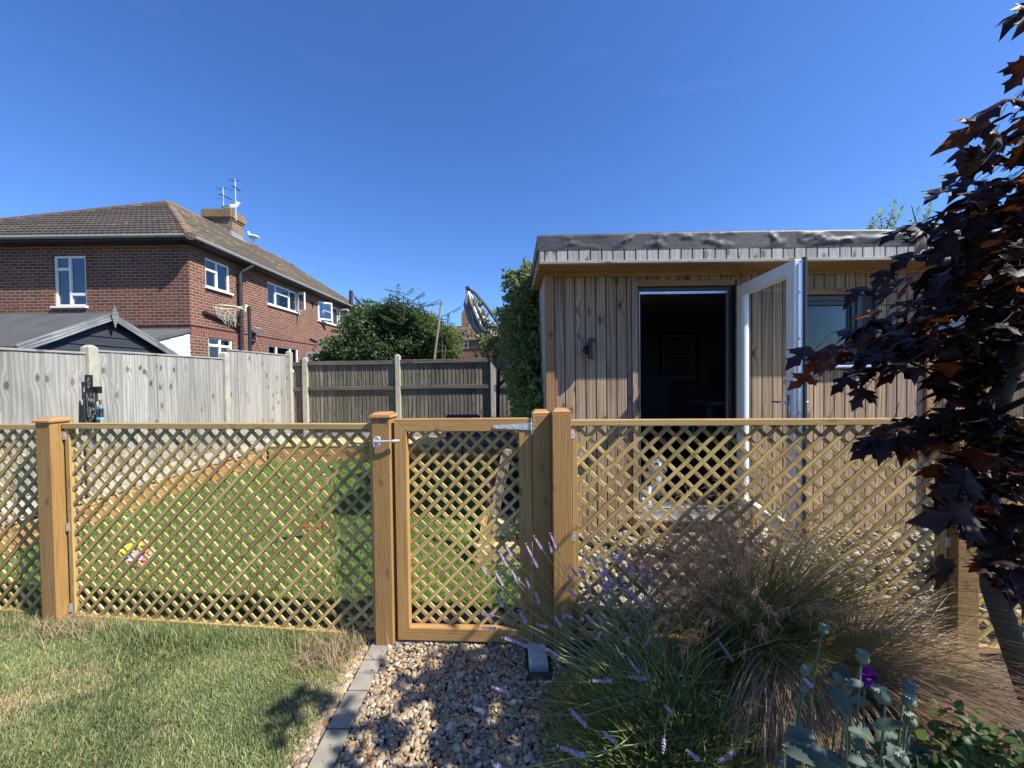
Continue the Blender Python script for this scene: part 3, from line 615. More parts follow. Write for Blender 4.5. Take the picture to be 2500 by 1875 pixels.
mitre([GW(0, 0, GZ0), GW(0, 0, GZ1), GW(S1 - e, 0, GZ1 - T1 + e), GW(S1 - e, 0, GZ0 + T1 - e)], 'stile')
mitre([GW(GL - S1 + e, 0, GZ0 + T1), GW(GL - S1 + e, 0, GZ1 - T1), GW(GL, 0, GZ1), GW(GL, 0, GZ0)], 'stile')
mitre([GW(e, 0, GZ1), GW(GL - e, 0, GZ1), GW(GL - S1, 0, GZ1 - T1), GW(S1, 0, GZ1 - T1)], 'rail')
mitre([GW(S1, 0, GZ0 + T1), GW(GL - S1, 0, GZ0 + T1), GW(GL - e, 0, GZ0), GW(e, 0, GZ0)], 'rail')
lattice(gate, GW, GM, S1 - .004, GL - S1 + .004, GZ0 + T1 - .004, GZ1 - T1 + .004, .0855, .045, .040, mat='slat')
mb = MB(); hz = GZ1 - .045
mb.prism([GW(GL - .205, -.002, hz - .009), GW(GL - .205, -.002, hz + .007), GW(GL - .003, -.002, hz + .020), GW(GL - .003, -.002, hz - .017)], dn * -.003)
mb.box(GW(GL + .014, -.0035, hz + .002), (.026, .003, .092), GM); mb.tube([GW(GL + .001, -.006, hz - .02), GW(GL + .001, -.006, hz + .024)], .0055, 10)
for u in (-.19, -.14, -.09, -.035): mb.sphere(GW(GL + u, -.006, hz), (.004, .002, .004), 8, 4)
for z in (-.032, -.01, .012, .034): mb.sphere(GW(GL + .016, -.006, hz + z), (.0038, .002, .0038), 8, 4)
mb.build('hinge', M['steel'], gate)
mb = MB(); lz = GZ1 - .115; lx = -.052
mb.box(GW(lx - .028, -.0355, lz - .003), (.034, .003, .06), GM); mb.box(GW(lx - .041, -.046, lz - .006), (.003, .024, .040), GM)
mb.tube([GW(lx - .035, -.052, lz), GW(.012, -.046, lz + .001)], .0060, 10); mb.tube([GW(.006, -.046, lz + .001), GW(.042, -.036, lz + .001)], .0085, 10)
a = [GW(lx - .028 + .017 * math.cos(t), -.04 - .003, lz + .008 + .017 * math.sin(t)) for t in np.linspace(0, 2 * PI, 17)]; mb.tube(a, .0034, 6, cap=False)
for dz in (.018, -.02): mb.sphere(GW(lx - .02, -.038, lz + dz), (.004, .002, .004), 8, 4)
mb.build('latch', M['steel'], gate)
# ------------------------------------------------------------------ boundary fences
FX = -4.66
def cpost(x, y, h, label, s=.10):
    mb = MB(); mb.box((x, y, h / 2), (s, s, h), g=2); mb.box((x, y, h + .015), (s, s, .03), g=2, top=(.45, .45))
    tag(mb.build('concrete_post', M['conc'], origin=(x, y, 0), bevel=.006), label, 'fence post', 'concrete posts of the boundary fences')
def board_fence(y0, y1, z0, z1, label, bw=(.13, .16)):
    t = thing('board_fence', label, 'fence panel', (FX, (y0 + y1) / 2, z0), 'weathered grey panels of the left fence')
    mb = MB(); y = y0; i = 0
    while y < y1 - .01:
        w_ = min(random.uniform(*bw), y1 - y)
        mb.box((FX + random.uniform(-.002, .002), y + w_ / 2, (z0 + z1) / 2), (.016 + .006 * (i % 2), w_ - .0015, z1 - z0)); y += w_; i += 1
    mb.build('boards', M['grey'], t)
    mb = MB(); mb.box((FX, (y0 + y1) / 2, z1 + .011), (.045, y1 - y0, .022), g=1); mb.build('capping_rail', M['fascia'], t, bevel=.003)
    mb = MB(); mb.box((FX - .004, (y0 + y1) / 2, z0 / 2 - .004), (.035, y1 - y0, z0 - .012), g=1)
    mb.build('gravel_board', M['conc_pale'], t)
for y, h, l in ((4.235, 1.875, 'concrete fence post carrying the hose reel'), (6.22, 1.925, 'concrete post between the second and last grey fence panels'), (8.03, 2.06, 'concrete corner post where the grey fence meets the back fence')): cpost(FX, y, h, l)
board_fence(2.20, 4.18, .42, 1.80, 'weathered grey fence panel nearest the left picture edge')
board_fence(4.29, 6.165, .40, 1.835, 'weathered grey fence panel right of the hose reel post')
board_fence(6.275, 7.975, .40, 1.985, 'weathered grey fence panel ending at the back corner', (.16, .24))
BY = 8.08
def feather(x0, x1, z0, z1, label):
    t = thing('board_fence', label, 'fence panel', ((x0 + x1) / 2, BY, z0), 'dark feather edge panels of the back fence')
    mb = MB(); x = x0; q = Matrix.Rotation(R(7), 3, 'Z')
    while x < x1 - .02:
        mb.box((x + .045, BY + .03, (z0 + z1) / 2 + random.uniform(-.004, .0)), (.104, .012, z1 - z0), q); x += random.uniform(.078, .088)
    mb.build('boards', M['feather'], t)
    for z in (z1 - .05, (z0 + z1) / 2 + .18, z0 + .2):
        mb = MB(); mb.box(((x0 + x1) / 2, BY - .005, z), (x1 - x0 - .004, .045, .075), g=0); mb.build('rail', M['feather'], t, bevel=.004)
    mb = MB(); mb.box(((x0 + x1) / 2, BY + .02, z0 / 2), (x1 - x0, .035, z0 - .01), g=0)
    mb.build('gravel_board', M['conc_pale'], t)
bx = [-4.35, -2.40, -.40, 1.55, 3.5, 5.5]
for x, h, l in ((bx[0], 1.925, 'concrete post of the back fence just right of the corner'), (bx[1], 1.965, 'middle concrete post of the dark back fence'), (bx[2], 1.945, 'concrete back fence post behind the folded parasol'), (bx[3], 1.93, 'concrete back fence post hidden by the office')): cpost(x, BY, h, l)
feather(-4.60, bx[0] - .05, .35, 1.865, 'dark feather edge panel sliver in the back corner')
feather(bx[0] + .05, bx[1] - .05, .35, 1.875, 'dark feather edge panel left of the middle post')
feather(bx[1] + .05, bx[2] - .05, .35, 1.89, 'dark feather edge panel between the middle post and the parasol')
feather(bx[2] + .05, bx[3] - .05, .35, 1.88, 'dark feather edge panel behind the climber')

# timber edging, raised deck seat and planter
def sleeper(c, size, g, label, name='timber_sleeper', mat='sleeper', grp='timber sleepers edging the turf'):
    mb = MB(); mb.box(c, size, g=g); tag(mb.build(name, M[mat], origin=(c[0], c[1], c[2] - size[2] / 2), bevel=.006), label, 'sleeper', grp)
for i, (y0, y1, l) in enumerate(((2.5, 4.86, 'long orange brown sleeper on the left edge of the turf, nearer one'), (4.87, 6.88, 'long orange brown sleeper on the left edge of the turf, farther one'))):
    sleeper((-4.475, (y0 + y1) / 2, .105), (.075, y1 - y0, .21), 1, l)
deck = thing('raised_deck_seat', 'raised timber deck seat along the back fence with pale top boards', 'deck seat', (-2, 6.95, 0))
for z, h in ((.078, .150), (.213, .112)):
    mb = MB(); mb.box((-2.0, 6.94, z), (4.84, .07, h), g=0); mb.build('front_board', M['sleeper'], deck, bevel=.005)
mb = MB()
for i in range(7): mb.box((-2.0, 6.955 + i * .122, .286), (4.88, .117, .028), g=0)
mb.build('top_boards', M['deck'], deck, bevel=.003)
# raised bed in front of the climber
bed = thing('raised_planter', 'low timber raised planter at the left foot of the office', 'planter', (.03, 3.0, 0))
mb = MB(); mb.box((.06, 3.06, .075), (.72, .10, .15), g=0); mb.build('front_board', M['deck'], bed, bevel=.005)
mb = MB(); mb.box((-.25, 4.3, .072), (.10, 2.36, .144), g=1); mb.build('side_board', M['sleeper'], bed, bevel=.005)
sheet('bed_soil', rect(-.2, 3.11, .34, 5.5), .10, M['mulch'])
lean = thing('leaning_timber', 'leaning grey timber leg with a sunlit chunky foot behind the gate', 'timber leg', (-.1, 3.1, .15))
mb = MB(); mb.bar(at(1178, 1338, 3.10), at(1216, 1268, 3.10), .12, .075, (0, 1, 0)); mb.build('foot', M['deck'], lean, bevel=.006)  # paler timber paints the sunlit look into the foot
mb = MB(); mb.bar(at(1190, 1330, 3.20), at(1238, 1096, 3.28), .085, .06, (0, 1, 0)); mb.build('leg', M['prop'], lean, bevel=.004)  # greyer timber paints the shaded look into the leg

# garden table + cushions
tb = thing('garden_table', 'dark metal garden table with slender legs behind the gate', 'table', at(1120, 1200, 5.0))
zt = .60; mb = MB(); mb.box((-.52, 5.35, zt), (1.15, .75, .03)); mb.build('table_top', M['blackmat'], tb, bevel=.005)
for x, y in ((-1.07, 5.0), (-.66, 5.0), (-1.05, 5.7), (.0, 5.7)):
    mb = MB(); mb.tube([(x, y, 0), (x, y, zt - .016)], .012, 8); mb.build('leg', M['blackmat'], tb)
def cushion(c, size, label, rx=0):
    mb = MB(); mb.box(c, size, Matrix.Rotation(rx, 3, 'X')); tag(mb.build('cushion', M['navy'], origin=(c[0], c[1], c[2] - size[2] / 2), bevel=.045, seg=4), label, 'cushion', 'navy cushions on the deck seat')
cushion((-.92, 7.05, .56), (.62, .14, .50), 'navy blue cushion standing on the deck seat, left one', R(-12)); cushion((-.25, 7.1, .53), (.60, .14, .44), 'navy blue cushion standing on the deck seat, right one', R(-15))
cushion((-.55, 7.25, .36), (1.15, .5, .11), 'flat navy seat pad lying on the deck seat')

# ------------------------------------------------------------------ garden office
ZB, WY = -.03, 3.64; X0, X1, YB = .322, 4.0, 6.55
off = thing('garden_office', 'timber clad flat roofed garden office with an open glazed door', 'garden building', (2.1, WY, 0))
DX0, DX1, DZ0, DZ1 = 1.195, 2.108, .235, 2.335; WX0, WX1, WZ0, WZ1 = 2.73, 3.345, 1.575, 2.235
TOP = 2.475
mb = MB(); x = X0 + .085; pitch = .0985
TR = .055   # trim round openings
while x < X1 - .09:
    a, b = x + .0045, min(x + pitch - .0045, X1 - .088); xm = (a + b) / 2
    segs = [(ZB, TOP)]
    def cutseg(segs, z0, z1):
        out = []
        for s0, s1 in segs:
            if s1 <= z0 or s0 >= z1: out.append((s0, s1)); continue
            if s0 < z0: out.append((s0, z0))
            if s1 > z1: out.append((z1, s1))
        return out
    if b > DX0 - TR and a < DX1 + TR:
        if a < DX0 - TR: b2 = DX0 - TR; mb.box(((a + b2) / 2, WY + .01, (ZB + TOP) / 2), (b2 - a, .02, TOP - ZB)); a = b2 + .001
        if b > DX1 + TR: a2 = DX1 + TR; mb.box(((a2 + b) / 2, WY + .01, (ZB + TOP) / 2), (b - a2, .02, TOP - ZB)); b = a2 - .001
        segs = cutseg([(ZB, TOP)], .14, DZ1 + TR)
    elif b > WX0 - TR and a < WX1 + TR: segs = cutseg(segs, WZ0 - .03, WZ1 + TR)
    for s0, s1 in segs:
        if b - a > .004: mb.box(((a + b) / 2, WY + .01 + random.uniform(0, .0015), (s0 + s1) / 2), (b - a, .02, s1 - s0))
    x += pitch
mb.build('front_cladding', M['shed'], off, bevel=.003)
mb = MB()   # carcass behind the boards: pieces around door and window
for c0, c1, z0, z1 in ((X0 + .02, DX0 - .004, ZB, TOP), (DX1 + .004, WX0, ZB, TOP), (WX1, X1 - .02, ZB, TOP), (DX0 - .004, DX1 + .004, DZ1 + .004, TOP), (DX0 - .004, DX1 + .004, ZB, .10), (WX0, WX1, ZB, WZ0 - .035), (WX0, WX1, WZ1 + .004, TOP)):
    mb.box(((c0 + c1) / 2, WY + .078, (z0 + z1) / 2), (c1 - c0, .105, z1 - z0))
mb.build('wall_core', M['blackmat'], off)  # black core paints the shadow into the gaps between the boards
mb = MB()   # left side wall boards, right side, back
y = WY + .03
while y < YB: mb.box((X0 + .01, y + .047, (ZB + TOP) / 2), (.02, .092, TOP - ZB)); mb.box((X1 - .01, y + .047, (ZB + TOP) / 2), (.02, .092, TOP - ZB)); y += .0985
mb.build('side_cladding', M['fascia'], off, bevel=.003)
mb = MB(); mb.box((X0 + .065, (WY + YB) / 2 + .09, (ZB + TOP) / 2), (.085, YB - WY - .1, TOP - ZB)); mb.box((X1 - .065, (WY + YB) / 2 + .09, (ZB + TOP) / 2), (.085, YB - WY - .1, TOP - ZB)); mb.box(((X0 + X1) / 2, YB + .07, (ZB + TOP) / 2), (X1 - X0, .1, TOP - ZB)); mb.build('inner_wall', M['int_wall'], off)
mb = MB(); mb.box(((X0 + X1) / 2, (WY + YB) / 2, .20), (X1 - X0 - .22, YB - WY - .28, .04)); mb.build('floor', M['int_floor'], off)
mb = MB(); mb.box(((X0 + X1) / 2, (WY + YB) / 2 + .07, 2.42), (X1 - X0 - .22, YB - WY - .14, .03)); mb.build('ceiling', M['int_wall'], off)
# corner trims
mb = MB(); mb.box((X0 + .04, WY - .006, (ZB + TOP) / 2), (.085, .035, TOP - ZB)); mb.build('corner_trim', M['shed_new'], off, bevel=.004)
mb = MB(); mb.box((X1 - .04, WY - .006, (ZB + TOP) / 2), (.085, .035, TOP - ZB)); mb.build('corner_trim', M['shed_new'], off, bevel=.004)
# door trim and frame
mb = MB()
mb.box((DX0 - TR / 2, WY - .004, (DZ1 + TR + .14) / 2), (TR - .004, .03, DZ1 + TR - .14)); mb.box((DX1 + TR / 2 + .012, WY - .004, (DZ1 + TR + .14) / 2), (TR - .024, .03, DZ1 + TR - .14))
mb.build('door_trim', M['shed'], off, bevel=.003)
mb = MB(); mb.box(((DX0 + DX1) / 2 + .002, WY - .004, DZ1 + TR / 2 + .001), (DX1 - DX0 + .004, .03, TR), g=0)
mb.build('head_trim', M['shed_new'], off, bevel=.003)
mb = MB(); d0 = WY + .035
mb.box((DX0 + .016, d0 + .03, (DZ0 + DZ1) / 2), (.03, .07, DZ1 - DZ0)); mb.box((DX1 - .016, d0 + .03, (DZ0 + DZ1) / 2), (.03, .07, DZ1 - DZ0))
mb.box(((DX0 + DX1) / 2, d0 + .03, DZ1 - .018), (DX1 - DX0 - .064, .07, .036)); mb.build('door_frame', M['anth'], off, bevel=.003)
mb = MB(); mb.box(((DX0 + DX1) / 2, d0 + .022, DZ1 - .051), (DX1 - DX0 - .066, .03, .022)); mb.box((DX0 + .035, d0 + .022, (DZ0 + DZ1) / 2), (.006, .03, DZ1 - DZ0 - .1)); mb.box((DX1 - .035, d0 + .022, (DZ0 + DZ1) / 2), (.006, .03, DZ1 - DZ0 - .1)); mb.build('frame_gasket', M['silver'], off)
mb = MB(); mb.box(((DX0 + DX1) / 2, WY + .03, DZ0 + .012), (DX1 - DX0 + .02, .12, .024)); mb.box(((DX0 + DX1) / 2, WY - .03, DZ0 - .045), (DX1 - DX0 + .06, .10, .07)); mb.box(((DX0 + DX1) / 2, WY - .07, .150), (DX1 - DX0 + .09, .12, .02)); mb.build('threshold', M['silver'], off, bevel=.003)
# window
wn = MB(); fw = .05; yw = WY + .02
for c, s in (((WX0 + WX1) / 2, 0), ((WX0 + WX1) / 2, 1)): wn.box((c, yw + .03, (WZ0 + fw / 2) if s == 0 else WZ1 - fw / 2), (WX1 - WX0, .06, fw))
for c in (WX0 + fw / 2, WX1 - fw / 2): wn.box((c, yw + .03, (WZ0 + WZ1) / 2), (fw, .06, WZ1 - WZ0 - 2 * fw))
for c, s in (((WX0 + WX1) / 2, WZ0 + fw + .02), ((WX0 + WX1) / 2, WZ1 - fw - .02)): wn.box((c, yw + .035, s), (WX1 - WX0 - 2 * fw, .045, .04))
for c in (WX0 + fw + .02, WX1 - fw - .02): wn.box((c, yw + .035, (WZ0 + WZ1) / 2), (.04, .045, WZ1 - WZ0 - 2 * fw - .08))
wf = wn.build('window', M['anth'], off, bevel=.003)
mb = MB(); mb.box(((WX0 + WX1) / 2, yw + .045, (WZ0 + WZ1) / 2), (WX1 - WX0 - .18, .006, WZ1 - WZ0 - .18)); mb.build('pane', M['shedglass'], wf)
mb = MB(); mb.box(((WX0 + WX1) / 2, WY - .012, WZ0 - .018), (WX1 - WX0 + .05, .075, .022)); mb.build('sill', M['silver'], wf, bevel=.003)
mb = MB(); mb.box(((WX0 + WX1) / 2, yw + .16, WZ1 - .17), (.6, .02, .12), g=0); mb.build('roller_blind', M['curtain'], wf)
mb = MB(); mb.box(((WX0 + WX1) / 2, WY - .005, WZ1 + TR / 2 + .002), (WX1 - WX0 + .1, .03, TR - .004), g=0); mb.build('window_trim', M['shed_new'], off, bevel=.003)
# roof: soffit, fascia boards, membrane
OY, RX0, RX1, FZ0, FZ1, MZ1 = 3.32, .245, 4.33, 2.462, 2.588, 2.705
mb = MB(); mb.box(((RX0 + RX1) / 2, OY + .11, FZ0 + .012), (RX1 - RX0 - .04, .16, .018), g=0); mb.box(((RX0 + RX1) / 2, OY + .245, FZ0 + .017), (RX1 - RX0 - .04, .10, .018), g=0)
mb.box(((RX0 + RX1) / 2 + .0, WY - .03, TOP - .022), (RX1 - RX0 - .32, .022, .05), g=0); mb.build('soffit', M['shed_new'], off, bevel=.003)
mb = MB(); mb.box(((RX0 + RX1) / 2, OY - .004, FZ0 + .010), (RX1 - RX0, .045, .026), g=0); mb.build('drip_trim', M['fascia'], off, bevel=.003)
mb = MB(); x = RX0
while x < RX1 - .01:
    w_ = .0975 if x > RX0 else .05; w_ = min(w_, RX1 - x); mb.box((x + w_ / 2, OY + random.uniform(-.001, .001), (FZ0 + .025 + FZ1) / 2), (w_ - .010, .02, FZ1 - FZ0 - .02)); x += w_
mb.build('fascia_boards', M['fascia'], off, bevel=.002)
mb = MB(); mb.box(((RX0 + RX1) / 2, OY + .02, (FZ0 + FZ1) / 2 + .012), (RX1 - RX0 - .01, .015, FZ1 - FZ0)); mb.build('fascia_backing', M['brownfence'], off)
mb = MB(); y = OY + .03
while y < YB + .25:
    mb.box((RX0 + .01, y + .047, (FZ0 + FZ1) / 2 + .01), (.02, .091, FZ1 - FZ0)); y += .0975
mb.build('side_fascia', M['shed_new'], off, bevel=.002)
mb = MB(); y = OY + .03
while y < YB + .25: mb.box((RX1 - .01, y + .047, (FZ0 + FZ1) / 2 + .01), (.02, .091, FZ1 - FZ0)); y += .0975
mb.build('side_fascia', M['shed_new'], off, bevel=.002)
mb = MB(); mb.box((RX0 + .055, (OY + YB) / 2 + .2, FZ0 + .008), (.07, YB - OY, .016), g=1); mb.build('side_soffit', M['shed_new'], off, bevel=.002)
mb = MB()
for i in range(9): mb.sphere((RX0 - .004, OY + .25 + i * .28, FZ0 + .03), .009, 6, 4)
mb.build('screws', M['steel'], off)
def membrane():
    nu, nv = 420, 22; P = []; n = (nu + 1)
    per = []   # profile: front face down->up, over edge, roof back
    prof = [(0, FZ1 - .006 - .004)] + [(0, FZ1 - .010 + (MZ1 - FZ1 + .01) * j / 9) for j in range(1, 10)] + [(.012, MZ1 + .008), (.03, MZ1 + .012), (.07, MZ1 + .008), (.14, MZ1 - .0), (.4, MZ1 - .01), (1.2, MZ1 + .0), (2.2, MZ1 + .0), (YB - OY + .3, MZ1 + .0)]
    V = []
    for i in range(nu + 1):
        x = RX0 - .012 + (RX1 - RX0 + .024) * i / nu; rise = .018 * math.sin((x - RX0) / (RX1 - RX0) * PI)
        for j, (dy, z) in enumerate(prof):
            t = max(0, min(1, (z - FZ1) / (MZ1 - FZ1))) if j < 12 else .2; a = (min(1, (x - RX0 - .08) / .25) if x > RX0 + .08 else 0); a = max(0, a)
            v = (1 - abs(mnoise.noise(Vector((x * 2.6 + z * 7, z * 8 - x * 2.6, 1.3)))) * 3.2) * .6 + (1 - abs(mnoise.noise(Vector((x * 6 - z * 11, z * 12 + x * 3, 5)))) * 3.5) * .35; v = max(0, v) ** 1.5
            amp = .024 * a * (.10 + .90 * math.sin(min(1, t) * PI) ** 1.0 if j < 11 else 0)
            wob = .007 * mnoise.noise(Vector((x * 4, 3, 9))) if j == 0 else 0
            V.append((x, OY - .012 + dy - v * amp, z + (rise if j > 6 else rise * t) + wob))
    k = len(prof); F = []
    for i in range(nu):
        for j in range(k - 1): b = i * k + j; F.append((b, b + k, b + k + 1, b + 1))
    o = link(fast_mesh(V, F), 'roof_membrane', M['epdm'], off, smooth=True)
    mb = MB()
    for sx in (RX0 - .006, RX1 + .006): mb = MB(); mb.box((sx, (OY + YB) / 2 + .14, (FZ1 + MZ1) / 2 - .001), (.012, YB - OY + .28, MZ1 - FZ1 + .012)); mb.build('membrane_edge', M['epdm'], off, bevel=.003)
membrane()
# open door leaf
H = Vector((2.108, 3.60, 0)); Fr = Vector((2.030, 2.755, 0)); da = (Fr - H).normalized(); DL = (Fr - H).length; dnn = Vector((da.y, -da.x, 0))   # dnn -> towards -X? fixed below
if dnn.x < 0: dnn = -dnn
DM = Matrix((da, dnn, Vector((0, 0, 1)))).transposed(); DW = lambda u, d, z: H + da * u + dnn * d + Vector((0, 0, z)); z0, z1 = .262, 2.315; th = .062; sw = .098
dr = MB()
for u in (sw / 2 + .012, DL - sw / 2): dr.box(DW(u, th / 2, (z0 + z1) / 2), (sw, th, z1 - z0), DM)
for z in (z0 + sw / 2, z1 - sw / 2): dr.box(DW(DL / 2 + .006, th / 2, z), (DL - 2 * sw - .012, th - .002, sw), DM)
for u in (sw + .018, DL - sw - .006): dr.box(DW(u, th / 2 - .001, (z0 + z1) / 2), (.012, th - .024, z1 - z0 - 2 * sw), DM)
door = dr.build('door', M['white'], off, bevel=.004)
mb = MB(); mb.face([DW(sw + .02, th / 2, z0 + sw - .01), DW(DL - sw + .002, th / 2, z0 + sw - .01), DW(DL - sw + .002, th / 2, z1 - sw + .01), DW(sw + .02, th / 2, z1 - sw + .01)]); mb.build('door_glass', M['doorglass'], door)
# outer skin as a ring so the glass stays clear
mb = MB(); s2 = sw
for u in (s2 / 2 - .004, DL - s2 / 2 + .012): mb.box(DW(u, th + .010, (z0 + z1) / 2), (s2, .018, z1 - z0 + .03), DM)
for z in (z0 + s2 / 2 - .014, z1 - s2 / 2 + .014): mb.box(DW(DL / 2 + .004, th + .010, z), (DL - 2 * s2 + .01, .017, s2), DM)
mb.build('outer_skin', M['anth'], door, bevel=.002)
mb = MB(); mb.box(DW(DL + .003, th * .55, (z0 + z1) / 2), (.005, .02, z1 - z0 - .06), DM)
for z in (.5, .95, 1.22, 1.75, 2.08): mb.sphere(DW(DL + .008, th * .55, z), (.006, .006, .01), 8, 5)
mb.build('lock_strip', M['silver'], door)
for dd, nm in ((-.005, 'handle'), (th + .022, 'handle')):
    mb = MB(); sg = -1 if dd < 0 else 1
    mb.box(DW(DL - .05, dd, 1.22), (.028, .008, .24), DM); q0 = DW(DL - .05, dd, 1.285); mb.tube([q0, q0 + dnn * sg * .04, q0 + dnn * sg * .048 - da * .03, q0 + dnn * sg * .045 - da * .13], [.011, .010, .009, .007], 10)
    mb.build(nm, M['silver'], door, smooth=True)
# wall light
lp = thing('wall_light', 'black tubular up and down light on the office wall', 'wall light', (.745, WY, 1.76))
mb = MB(); mb.lathe((.745, WY - .085, 1.655), [(.030, 0), (.036, .002), (.036, .045), (.034, .047), (.034, .052), (.036, .054), (.036, .188), (.030, .190)], 20); mb.build('lamp_body', M['black'], lp, smooth=False, bevel=.001)
mb = MB(); mb.box((.735, WY - .028, 1.745), (.045, .05, .06)); mb.lathe((.72, WY - .001, 1.745), [(.045, 0), (.045, .012)], 18, axis=(0, -1, 0)); mb.build('bracket', M['black'], lp)
# interior things
po = thing('framed_poster', 'framed typographic poster hanging inside the dark office', 'poster', (2.85, YB, 1.4)); py = YB + .015
mb = MB()
for c, s in (((2.86, 2.20), (.66, .045)), ((2.86, 1.36), (.66, .045)), ((2.55, 1.78), (.045, .80)), ((3.17, 1.78), (.045, .80))): mb.box((c[0], py - .01, c[1]), (s[0], .03, s[1]))
mb.build('frame', M['black'], po)
mb = MB(); mb.box((2.86, py + .003, 1.78), (.58, .004, .80)); mb.build('print', M['paper'], po)
mb = MB()
for r_ in range(8):
    x = 2.64
    while x < 3.0 + .08 * random.random():
        w_ = random.uniform(.018, .034); mb.box((x, py - .001, 2.10 - r_ * .082), (w_, .002, .058)); x += w_ + .012
mb.build('lettering', M['ink'], po)
ch = thing('office_chair', 'dark high backed office chair inside the doorway', 'chair', (1.95, 4.9, .22))
q = Matrix.Rotation(R(-25), 3, 'Z')
mb = MB(); mb.box((1.80, 4.95, 1.18), (.46, .05, .66), Matrix.Rotation(R(-25), 3, 'Z') @ Matrix.Rotation(R(-10), 3, 'X')); mb.build('backrest', M['chair'], ch, bevel=.02, seg=3)
mb = MB(); mb.box((1.95, 4.75, .72), (.50, .48, .07), q); mb.build('seat', M['chair'], ch, bevel=.02, seg=3)
mb = MB(); mb.tube([(1.95, 4.78, .26), (1.95, 4.78, .69)], .025, 8)
for k_ in range(5): a = k_ * 2 * PI / 5; mb.tube([(1.95, 4.78, .30), (1.95 + .28 * math.cos(a), 4.78 + .28 * math.sin(a), .25)], .016, 6)
mb.build('base', M['black'], ch)
mb = MB()
for sx in (-.26, .26): a = q @ Vector((sx, 0, 0)); mb.tube([(1.95 + a.x, 4.72 + a.y, .72), (1.95 + a.x, 4.74 + a.y, .93), (1.95 + a.x, 4.58 + a.y, .94)], .018, 6)
mb.build('armrest', M['desk'], ch)
dk = thing('office_desk', 'grey desk with white square legs inside the office', 'desk', (2.9, 4.9, .22))
mb = MB(); mb.box((3.05, 5.0, 1.14), (1.25, .65, .03)); mb.build('desk_top', M['desk'], dk)
for x in (2.55, 3.5):
    mb = MB(); mb.box((x, 4.95, .68), (.07, .05, .9)); mb.build('leg', M['desk'], dk)
mo = thing('computer_monitor', 'black monitor on the desk inside the office', 'monitor', (2.95, 5.15, 1.155)); mb = MB(); mb.box((2.95, 5.15, 1.5), (.6, .03, .36)); mb.build('screen', M['black'], mo, bevel=.004); mb = MB(); mb.tube([(2.95, 5.17, 1.17), (2.95, 5.17, 1.4)], .02, 8); mb.box((2.95, 5.15, 1.163), (.22, .18, .012)); mb.build('stand', M['black'], mo)
# ------------------------------------------------------------------ brick house
HX, HY0, HY1, HXL = -8.1, 9.7, 21.3, -16.1; EZ = 4.95; RZ = 7.80; RGX = -12.1; APY = 13.7
house = thing('brick_house', 'long red brick two storey house with a brown tiled roof beyond the grey fence', 'house', (HX, HY0, 0))
def wall_grid(mb, Pf, u0, u1, v0, v1, holes, depth=.09):
    us = sorted({u0, u1, *[h[0] for h in holes], *[h[1] for h in holes]}); vs = sorted({v0, v1, *[h[2] for h in holes], *[h[3] for h in holes]})
    for i in range(len(us) - 1):
        for j in range(len(vs) - 1):
            uc, vc = (us[i] + us[i + 1]) / 2, (vs[j] + vs[j + 1]) / 2
            if any(h[0] < uc < h[1] and h[2] < vc < h[3] for h in holes): continue
            c = [(us[i], vs[j]), (us[i + 1], vs[j]), (us[i + 1], vs[j + 1]), (us[i], vs[j + 1])]
            mb.face([Pf(u, 0, v) for u, v in c], c)
    for a, b, c, d in holes:
        for q in (((a, c), (a, d)), ((b, d), (b, c)), ((a, d), (b, d)), ((b, c), (a, c))):
            (ua, va), (ub, vb) = q; mb.face([Pf(ua, 0, va), Pf(ub, 0, vb), Pf(ub, depth, vb), Pf(ua, depth, va)], [(ua, va), (ub, vb), (ub + .09, vb), (ua + .09, va)])
PR = lambda u, d, v: Vector((HX - d, u, v))            # facing +X, u = y
PF = lambda u, d, v: Vector((u, HY0 + d, v))           # facing -Y, u = x
MR = Matrix(((0, -1, 0), (1, 0, 0), (0, 0, 1))); MF = Matrix.Identity(3)
def yR(px): return atX(px, 900, HX).y
def zR(px, py): return atX(px, py, HX).z
